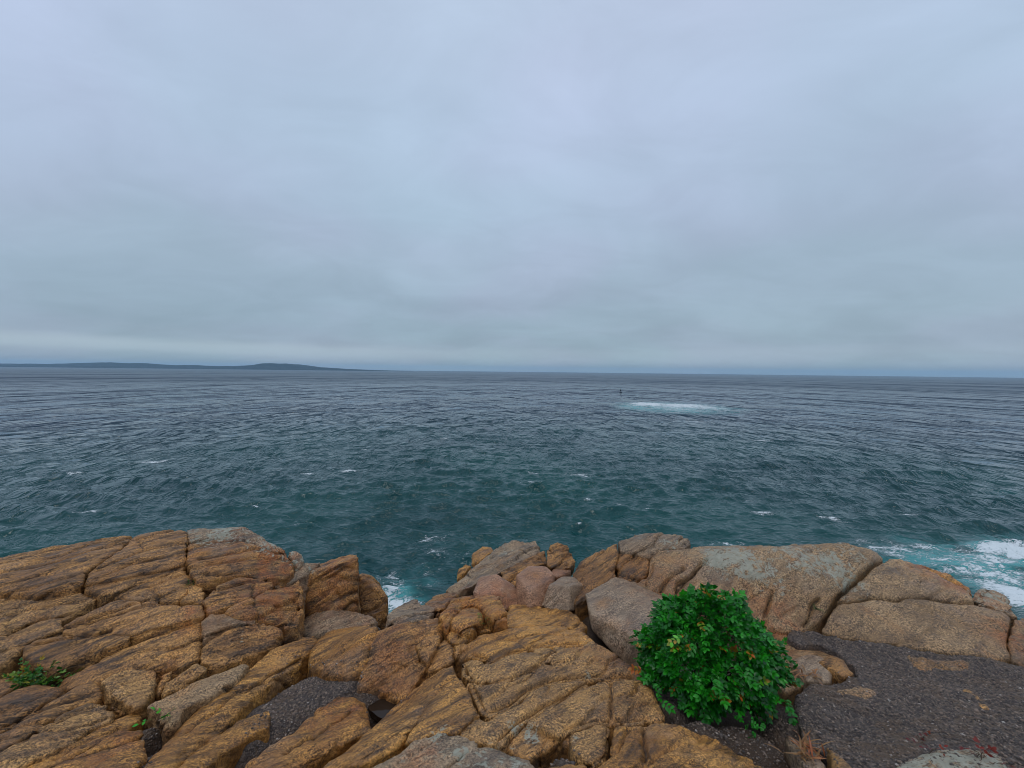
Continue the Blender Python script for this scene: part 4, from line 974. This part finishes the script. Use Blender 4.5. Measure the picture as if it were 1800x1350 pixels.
# ================================================================== SMALL THINGS
# ---- puddle at the foot of the steep brown plate
def build_puddle():
    poly = surf([(650,1222),(668,1214),(690,1222),(712,1230),(705,1243),(690,1255),(672,1268),(658,1262),(648,1245)], -.035)
    z = poly[:, 2].mean()
    c = poly.mean(0); P = []
    for i in range(len(poly)):
        a, b_ = poly[i], poly[(i + 1) % len(poly)]
        for j in range(5): P.append(a + (b_ - a) * j / 5)
    P = np.array(P); P += 0.02 * np.stack([pnoise(P * 11), pnoise(P * 11 + 7), P[:, 0] * 0], 1)
    V = [(p[0], p[1], z) for p in P] + [(p[0], p[1], z - 0.05) for p in P]
    n = len(P)
    F = [list(range(n)), list(range(2 * n - 1, n - 1, -1))] + [[i, i + n, (i + 1) % n + n, (i + 1) % n] for i in range(n)]
    m, N = new_mat('puddle_water')
    b_ = N.add('ShaderNodeBsdfPrincipled', ins={'Base Color': (0.030, 0.018, 0.011), 'Roughness': 0.04, 'IOR': 1.333})
    N.add('ShaderNodeOutputMaterial', ins={'Surface': b_})
    me = mesh_from('puddle', np.array(V), F, False)
    bm = bmesh.new(); bm.from_mesh(me); bmesh.ops.recalc_face_normals(bm, faces=bm.faces); bm.to_mesh(me); bm.free()
    tag(link('puddle', me, m), 'dark brown rain puddle beside the ochre ledge', None, None, 'structure')
build_puddle()

# ---- loose gravel
def in_poly(G, Q):
    ins_ = np.zeros(len(G), bool); n = len(Q)
    for i in range(n):
        a, b_ = Q[i], Q[(i + 1) % n]
        c = (a[1] > G[:, 1]) != (b_[1] > G[:, 1])
        ins_ ^= c & (G[:, 0] < (b_[0] - a[0]) * (G[:, 1] - a[1]) / (b_[1] - a[1] + 1e-12) + a[0])
    return ins_
_dg = None
def ray_down(XY):
    global _dg
    if _dg is None:
        bpy.context.view_layer.update(); _dg = bpy.context.evaluated_depsgraph_get()
    out = []
    for x, y in XY:
        ok, loc, nor, idx, ob, mw = SC.ray_cast(_dg, Vector((x, y, EYE - 0.6)), Vector((0, 0, -1)), distance=6)
        out.append((loc.z - EYE if ok else -99, ob.name if ok else '', nor.z if ok else 0))
    return out
def build_pebbles():
    areas = [([(430,1300),(480,1195),(520,1160),(560,1175),(640,1180),(650,1225),(600,1215),(540,1250),(470,1310)], 4500, (.0035, .010)),
             ([(240,1260),(285,1265),(290,1300),(240,1440),(170,1440),(250,1330)], 700, (.004, .011)),
             ([(640,1200),(720,1225),(690,1275),(645,1265)], 350, (.004, .010)),
             ([(1385,1105),(1480,1121),(1790,1168),(2150,1200),(2250,1440),(1520,1440),(1405,1260),(1400,1200),(1505,1190),(1470,1146)], 27000, (.003, .0095)),
             ([(1150,1240),(1260,1250),(1400,1250),(1450,1330),(1500,1400),(1370,1345),(1290,1310),(1200,1270)], 1700, (.003, .010)),
             ([(900,1320),(1000,1300),(1040,1345),(940,1350)], 350, (.004, .010))]
    base = np.array([(1,0,0),(-1,0,0),(0,1,0),(0,-1,0),(0,0,1),(0,0,-1)], float)
    bf = np.array([(0,2,4),(2,1,4),(1,3,4),(3,0,4),(2,0,5),(1,2,5),(3,1,5),(0,3,5)])
    VV, FF, RR = [], [], []
    rg = np.random.default_rng(9); n = 0
    for poly, cnt, (r0, r1) in areas:
        Q = surf(poly)[:, :2]; lo, hi = Q.min(0), Q.max(0)
        G = rg.uniform(lo, hi, (int(cnt * 2.6), 2)); G = G[in_poly(G, Q)][:cnt]
        cl = fbm(np.column_stack([G * 3.0, G[:, :1] * 0]), 2)
        for (x, y), (z, nm, nz), cv in zip(G, ray_down(G), cl):
            if nz < .5 or nm.startswith(('leaf', 'foliage', 'puddle', 'sea', 'haze')): continue
            if not (nm.startswith('ground') or nm.startswith('gravel_path')) and rg.random() < .8: continue
            if cv < -0.25 and rg.random() < .6: continue
            r_ = r0 + (r1 - r0) * rg.random() ** 2.2
            if rg.random() < 0.012: r_ *= 2.0
            b_ = base * r_ * rg.uniform(.55, 1.25, (6, 1)) * np.array([1.15, 1, .7])
            a = rg.uniform(0, 6.28); ca, sa = math.cos(a), math.sin(a)
            b_ = b_ @ np.array([(ca, sa, 0), (-sa, ca, 0), (0, 0, 1)])
            VV.append(b_ + np.array([x, y, z + r_ * .25])); FF.append(bf + n); n += 6
            RR.append(np.full(6, rg.random()))
    me = mesh_from('gravel', np.vstack(VV), np.vstack(FF), False, {'rnd': np.concatenate(RR)})
    m = plain('pebbles', None, 0.6, 0.5, [(0.0, (0.05, 0.041, 0.037)), (0.35, (0.11, 0.088, 0.076)), (0.62, (0.19, 0.145, 0.115)), (0.84, (0.25, 0.18, 0.13)), (0.97, (0.32, 0.24, 0.18)), (1.0, (0.46, 0.42, 0.38))])
    tag(link('gravel', me, m), 'loose grey and tan gravel scattered in the hollows and on the path', None, None, 'stuff')
build_pebbles()

# ---- leaves
def leaflet(L, Wd, fold=0.25, curl=0.15):
    """Toothed-oval blade along +Y with a keel and a drooping tip."""
    st = [(0.0, 0.02), (0.22, 0.78), (0.48, 1.0), (0.74, 0.72), (1.0, 0.0)]
    V, F = [], []
    for t, w_ in st:
        z = -curl * L * t * t
        V += [(-w_ * Wd / 2, t * L, z + fold * w_ * Wd / 2), (0, t * L, z), (w_ * Wd / 2, t * L, z + fold * w_ * Wd / 2)]
    for i in range(len(st) - 1):
        a = 3 * i
        F += [(a, a + 1, a + 4, a + 3), (a + 1, a + 2, a + 5, a + 4)]
    return np.array(V), np.array(F)
def compound(rg, L=0.105, pairs=3, hue=None):
    """A pinnate leaf: stalk with paired leaflets and one at the tip."""
    VV, FF, RR = [], [], []; n = 0
    def put(v, f, r_):
        nonlocal n
        VV.append(v); FF.append(f + n); RR.append(np.full(len(v), r_)); n += len(v)
    h0 = rg.random() * 0.8 if hue is None else hue
    for k in range(pairs):
        t = 0.32 + 0.55 * k / max(1, pairs - 1) if pairs > 1 else 0.5
        for sgn in (-1, 1):
            v, f = leaflet(L * rg.uniform(.36, .46), L * rg.uniform(.22, .29), rg.uniform(.1, .5), rg.uniform(.0, .35))
            a = sgn * rg.uniform(.75, 1.15); ca, sa = math.cos(a), math.sin(a)
            v = v @ np.array([(ca, -sa, 0), (sa, ca, 0), (0, 0, 1)])
            tw = rg.uniform(-.35, .35); ct, st_ = math.cos(tw), math.sin(tw)
            v = v @ np.array([(ct, 0, st_), (0, 1, 0), (-st_, 0, ct)])
            v[:, 1] += t * L; v[:, 2] -= .25 * L * t * t
            put(v, f, np.clip(h0 + rg.uniform(-.08, .08), 0, 1))
    v, f = leaflet(L * .46, L * .30, rg.uniform(.1, .4), .2)
    v[:, 1] += L * .92; v[:, 2] -= .25 * L
    put(v, f, np.clip(h0 + rg.uniform(-.08, .08), 0, 1))
    w_ = L * .012
    put(np.array([(-w_, 0, 0), (w_, 0, 0), (w_, L * .5, -.06 * L), (-w_, L * .5, -.06 * L), (w_ * .6, L, -.25 * L), (-w_ * .6, L, -.25 * L)]), np.array([(0, 1, 2, 3), (3, 2, 4, 5)]), .5)
    return np.vstack(VV), np.vstack(FF), np.concatenate(RR)
def leaf_mat(name, stops, trans=0.25, rough=0.38):
    m, N = new_mat(name)
    c = N.ramp(N.attr('rnd'), stops)
    pos = N.add('ShaderNodeNewGeometry').outputs['Position']
    c = N.mix(1.0, c, N.ss(N.noise(pos, 30.0, 3.0), 0.3, 0.7, 0.7, 1.3), 'MULTIPLY')
    b_ = N.add('ShaderNodeBsdfPrincipled', ins={'Base Color': c, 'Roughness': rough, 'Specular IOR Level': 0.45})
    tr = N.add('ShaderNodeBsdfTranslucent', ins={'Color': c})
    mx = N.add('ShaderNodeMixShader', ins={0: trans, 1: b_, 2: tr})
    N.add('ShaderNodeOutputMaterial', ins={'Surface': mx})
    return m
M['leaf'] = leaf_mat('rose_leaf', [(0.0, (0.005, 0.10, 0.006)), (0.35, (0.016, 0.25, 0.009)), (0.62, (0.042, 0.40, 0.013)), (0.80, (0.11, 0.50, 0.018)), (0.88, (0.20, 0.26, 0.02)), (0.94, (0.42, 0.22, 0.02)), (1.0, (0.50, 0.13, 0.02))])
M['stem'] = plain('stem', (0.075, 0.05, 0.03, 1), 0.8, 0.2)
def tube(P, r0, r1, k=5):
    P = np.asarray(P, float); n = len(P); V, F = [], []
    T = np.gradient(P, axis=0); T /= np.linalg.norm(T, axis=1)[:, None] + 1e-9
    for i in range(n):
        a = np.cross(T[i], (0.3, 0.2, 0.93)); a /= np.linalg.norm(a) + 1e-9; b_ = np.cross(T[i], a)
        r_ = r0 + (r1 - r0) * i / (n - 1)
        for j in range(k):
            t = 2 * math.pi * j / k; V.append(P[i] + r_ * (a * math.cos(t) + b_ * math.sin(t)))
    for i in range(n - 1):
        for j in range(k):
            F.append((i * k + j, i * k + (j + 1) % k, (i + 1) * k + (j + 1) % k, (i + 1) * k + j))
    return np.array(V), np.array(F)
def frame_mat(y, up):
    y = y / (np.linalg.norm(y) + 1e-9); x = np.cross(y, up); x /= np.linalg.norm(x) + 1e-9; z = np.cross(x, y)
    return np.stack([x, y, z], 0)          # rows: local axes in world

def build_bush():
    rg = np.random.default_rng(21)
    g0 = surf([(1268, 1240)])[0]
    base = np.array([g0[0], g0[1] + 0.22, g0[2] - 0.03])
    root = empty('rose_bush', Vector(base) + Vector((0, 0, EYE)), 'dense round green bush flecked with yellow leaves beside the big granite slab', 'bush')
    # lumpy crown; measured outline in the photo: half width 140 px, height 225 px
    cen = base + np.array([0.02, 0.0, 0.25])
    rad = np.array([0.475, 0.41, 0.375])
    S = []
    while len(S) < 3300:
        v = rg.normal(size=3); v /= np.linalg.norm(v)
        if v[2] < -0.62: continue
        S.append(v)
    S = np.array(S)
    lump = 0.98 + 0.27 * fbm(S * 2.3 + 3.3, 3) + 0.05 * np.maximum(S[:, 2], 0)
    # shoulders: leans right and low, peak near the middle
    shp = 1 - 0.13 * np.clip(-S[:, 0], 0, 1) * np.clip(S[:, 2] + .2, 0, 1) - 0.10 * np.clip(S[:, 0], 0, 1) * np.clip(S[:, 2], 0, 1)
    depth = 1 - np.abs(rg.normal(0, .12, len(S))) - 0.02
    rr = lump * shp * depth
    out_d = S * rad
    out_d[:, :2] *= (1 - 0.20 * np.clip(S[:, 2], 0, 1) ** 1.3)[:, None]
    P = cen + out_d * rr[:, None]
    gz, _ = ground_z(P[:, :2]); 
    ok = P[:, 2] > gz + 0.03
    P, S = P[ok], S[ok]
    # a few longer shoots break the outline
    for k in range(6):
        v = rg.normal(size=3); v[2] = abs(v[2]) * .35 - .1; v /= np.linalg.norm(v)
        q0 = cen + v * rad * np.array([.85, .85, .95]); nsh = int(rg.integers(3, 6))
        for j in range(nsh):
            P = np.vstack([P, q0 + (v + np.array([0, 0, .25])) * (.03 * j) + rg.normal(0, .012, 3)]); S = np.vstack([S, v])
    # a trailing spray at the front
    ex = []
    for u, v, Y in [(1325,1262,2.36),(1330,1275,2.33),(1328,1288,2.30),(1322,1298,2.28),(1335,1268,2.34),(1315,1280,2.31),(1340,1282,2.32),(1300,1262,2.36),(1385,1240,2.5),(1390,1250,2.48),(1380,1232,2.5),(1160,1225,2.55),(1155,1210,2.6),(1170,1238,2.5)]:
        ex.append(at_y(u, v, Y))
    P = np.vstack([P, ex]); S = np.vstack([S, [(0.1, -.9, -.1)] * len(ex)])
    # stems: from the root to the shell
    VV, FF = [], []; n = 0
    for i in rg.choice(len(P), 75, replace=False):
        a, b_ = base + rg.normal(0, .05, 3) * np.array([1, 1, 0]), P[i]
        mid = (a + b_) / 2 + np.array([0, 0, .12]) + rg.normal(0, .04, 3)
        t = np.linspace(0, 1, 8)[:, None]
        C = (1 - t) ** 2 * a + 2 * t * (1 - t) * mid + t * t * b_
        v, f = tube(C, .0045, .0018); VV.append(v); FF.append(f + n); n += len(v)
    link('stems', mesh_from('stems', np.vstack(VV), np.vstack(FF)), M['stem'], root)
    variants = [compound(rg, L=rg.uniform(.055, .074), pairs=int(rg.choice([2, 3, 3]))) for _ in range(14)]
    variants += [compound(rg, L=.068, pairs=3, hue=h_) for h_ in (.86, .9, .95)]
    meshes = []
    for v, f, r_ in variants:
        me = mesh_from('leaf', v, f, True, {'rnd': r_}); me.materials.append(M['leaf']); meshes.append(me)
    order = np.argsort(np.linalg.norm(P, axis=1))
    # largest in the picture: near and facing the viewer
    VV, FF, RR = [], [], []; n = 0; singles = 0
    for rank, i in enumerate(order):
        sv = S[i]
        y = sv * np.array([1, 1, .5]) + np.array([0, 0, rg.uniform(-.25, .35)]) + rg.normal(0, .40, 3)
        up = sv * .8 + np.array([0, 0, .7]) + rg.normal(0, .25, 3)
        A = frame_mat(y, up)
        k = int(rg.integers(0, 14)) if rg.random() > .045 else int(rg.integers(14, len(variants)))
        s_ = rg.uniform(.6, 1.3)
        pos_ = P[i] - A[1] * .045
        if singles < 300 and S[i][1] < .25:
            o = bpy.data.objects.new('leaf', meshes[k]); COL.objects.link(o); o.parent = root
            mw = Matrix((A[0], A[1], A[2])).transposed().to_4x4()
            o.matrix_local = Matrix.Translation(Vector(pos_ - base)) @ mw @ Matrix.Scale(s_, 4)
            singles += 1
        else:
            v, f, r_ = variants[k]
            VV.append(v * s_ @ A + pos_); FF.append(f + n); RR.append(np.clip(r_ + rg.uniform(-.06, .06), 0, 1)); n += len(v)
    fo = link('foliage', mesh_from('foliage', np.vstack(VV), np.vstack(FF), True, {'rnd': np.concatenate(RR)}), M['leaf'], root)
    fo['kind'] = 'stuff'
build_bush()

# ---- small plants in the cracks
def tuft(name, u, v, n_leaf, spread, L, label, cat, stops_key, lift=.02, seed=1, pairs=2, blade=False, group=None):
    rg = np.random.default_rng(seed)
    c = surf([(u, v)], lift)[0]
    z = ray_down([c[:2]])[0][0]
    c[2] = max(z, c[2] - .12) if z > -50 else c[2]
    root = empty(name, Vector(c) + Vector((0, 0, EYE)), label, cat, group)
    VV, FF, RR = [], [], []; n = 0
    SV, SF = [], []; sn = 0
    for i in range(n_leaf):
        a = rg.uniform(0, 6.28); e = rg.uniform(.15, 1.2)
        dr = np.array([math.cos(a) * math.cos(e), math.sin(a) * math.cos(e), math.sin(e)])
        b_ = np.array([rg.normal(0, spread * .5), rg.normal(0, spread * .5), 0])
        tip = b_ + dr * rg.uniform(.25, 1.0) * spread
        if blade:
            vv, f = leaflet(L * rg.uniform(.6, 1.3), L * .10, .3, rg.uniform(.1, .5)); r_ = np.full(len(vv), rg.random())
            tip = b_
        else:
            vv, f, r_ = compound(rg, L * rg.uniform(.7, 1.2), pairs)
            t_, g_ = tube([b_, (b_ + tip) / 2 + np.array([0, 0, .01]), tip], .0016, .001, 4)
            SV.append(t_); SF.append(g_ + sn); sn += len(t_)
        A = frame_mat(dr + rg.normal(0, .2, 3), np.array([0, 0, 1.0]) + rg.normal(0, .2, 3))
        VV.append(vv @ A + tip + c); FF.append(f + n); RR.append(np.clip(r_ + rg.uniform(-.2, .2), 0, 1)); n += len(vv)
    if SV:
        so = link('stems', mesh_from('stems', np.vstack(SV) + c, np.vstack(SF)), M['stem'], root); so['kind'] = 'stuff'
    fo = link('foliage', mesh_from('foliage', np.vstack(VV), np.vstack(FF), True, {'rnd': np.concatenate(RR)}), M[stops_key], root)
    fo['kind'] = 'stuff'
    return root
M['tuft'] = leaf_mat('tuft_leaf', [(0.0, (0.02, 0.10, 0.015)), (0.4, (0.05, 0.20, 0.02)), (0.7, (0.16, 0.26, 0.02)), (0.9, (0.34, 0.25, 0.02)), (1.0, (0.42, 0.16, 0.02))])
M['grass'] = leaf_mat('grass_blade', [(0.0, (0.015, 0.075, 0.02)), (0.6, (0.05, 0.16, 0.03)), (1.0, (0.15, 0.22, 0.05))])
M['dry'] = leaf_mat('dry_grass', [(0.0, (0.24, 0.11, 0.035)), (0.6, (0.34, 0.19, 0.07)), (1.0, (0.40, 0.12, 0.04))])
M['red'] = leaf_mat('red_leaf', [(0.0, (0.12, 0.012, 0.012)), (0.5, (0.26, 0.03, 0.016)), (1.0, (0.40, 0.11, 0.02))])
tuft('plant', 52, 1192, 230, .17, .055, 'bushy green and yellow plant rooted in the deep crack of the left outcrop', 'plant', 'tuft', seed=2)
tuft('plant', 25, 1218, 30, .07, .05, 'small yellowing sprig just below the bushy green and yellow plant', 'plant', 'tuft', seed=12)
tuft('grass_tuft', 335, 1012, 22, .03, .07, 'dark green grass tuft in the upright crack near the top of the layered outcrop', 'grass tuft', 'grass', seed=3, blade=True)
tuft('grass_tuft', 405, 1163, 22, .05, .07, 'green grass tuft at the foot of the layered outcrop, above the long grey-brown slab', 'grass tuft', 'grass', seed=4, blade=True)
tuft('grass_tuft', 268, 1246, 34, .05, .06, 'dark grass growing at the squared end of the long grey-brown slab', 'grass tuft', 'grass', seed=5, blade=True)
tuft('plant', 287, 1284, 5, .03, .075, 'pair of shiny oval leaves sprouting by the strip of dark gravel', 'plant', 'leaf', seed=6, pairs=1)
tuft('grass_tuft', 845, 1100, 40, .10, .04, 'pale mossy grass fringe beside the rounded ochre knob', 'grass tuft', 'tuft', seed=7, blade=True)
tuft('grass_tuft', 1437, 1072, 14, .03, .06, 'green grass deep in the dark diagonal cleft', 'grass tuft', 'grass', seed=8, blade=True)
tuft('grass_tuft', 1420, 1185, 26, .06, .09, 'dry orange grass beside the flat pinkish stone', 'grass tuft', 'dry', seed=9, blade=True)
tuft('grass_tuft', 1425, 1335, 40, .08, .10, 'dry tan grass spread over the brown shard below the bush', 'grass tuft', 'dry', seed=10, blade=True)
tuft('grass_tuft', 1355, 1105, 26, .06, .07, 'dry orange grass at the foot of the big rock hump', 'grass tuft', 'dry', seed=16, blade=True)
tuft('plant', 1722, 1354, 8, .035, .04, 'crimson-leaved plant in front of the lichen-blotched boulder', 'plant', 'red', lift=.10, seed=13)
tuft('plant', 1640, 1350, 6, .045, .04, 'red-stalked plant with orange leaves at the edge of the lichen-blotched boulder', 'plant', 'red', lift=.08, seed=14, pairs=1)
tuft('plant', 1620, 1300, 7, .02, .03, 'single orange sprig on the dark gravel path', 'plant', 'red', lift=.02, seed=15, pairs=2)

# ---- navigation buoy far out
def build_buoy():
    p = at_drop(1091, 690.0, EYE); BS = 0.8
    root = empty('navigation_buoy', Vector(p) + Vector((0, 0, EYE)), 'small dark navigation buoy standing out on the open sea beyond the patch of breaking water', 'buoy')
    dk = plain('buoy_paint', (0.012, 0.016, 0.014, 1), 0.5, 0.4)
    def lathe(name, prof, k=20):
        V, F = [], []
        for r_, z in prof:
            for j in range(k):
                t = 2 * math.pi * j / k; V.append((p[0] + BS * r_ * math.cos(t), p[1] + BS * r_ * math.sin(t), p[2] + BS * z))
        for i in range(len(prof) - 1):
            for j in range(k):
                F.append((i * k + j, i * k + (j + 1) % k, (i + 1) * k + (j + 1) % k, (i + 1) * k + j))
        return link(name, mesh_from(name, np.array(V), F), dk, root)
    lathe('float', [(0.01, -.6), (1.0, -.55), (1.3, -.2), (1.35, .35), (1.25, .55), (.6, .7), (.01, .72)])
    for k in range(4):
        t = math.pi / 4 + k * math.pi / 2
        v, f = tube([p + BS * np.array([.75 * math.cos(t), .75 * math.sin(t), .6]), p + BS * np.array([.3 * math.cos(t), .3 * math.sin(t), 3.2])], .09, .07, 6)
        link('leg', mesh_from('leg', v, f), dk, root)
    lathe('daymark', [(.01, 2.0), (.62, 2.02), (.62, 3.1), (.5, 3.25), (.01, 3.27)])
    lathe('lantern', [(.01, 3.27), (.2, 3.3), (.24, 3.75), (.12, 3.95), (.05, 4.5), (.01, 4.55)])
build_buoy()
TR = sum(len(o.data.polygons) * (2 if o.data.polygons and len(o.data.polygons[0].vertices) == 4 else 1) for o in SC.objects if o.type == 'MESH' and o.name.split('.')[0] != 'leaf')
print('TRIS', TR)
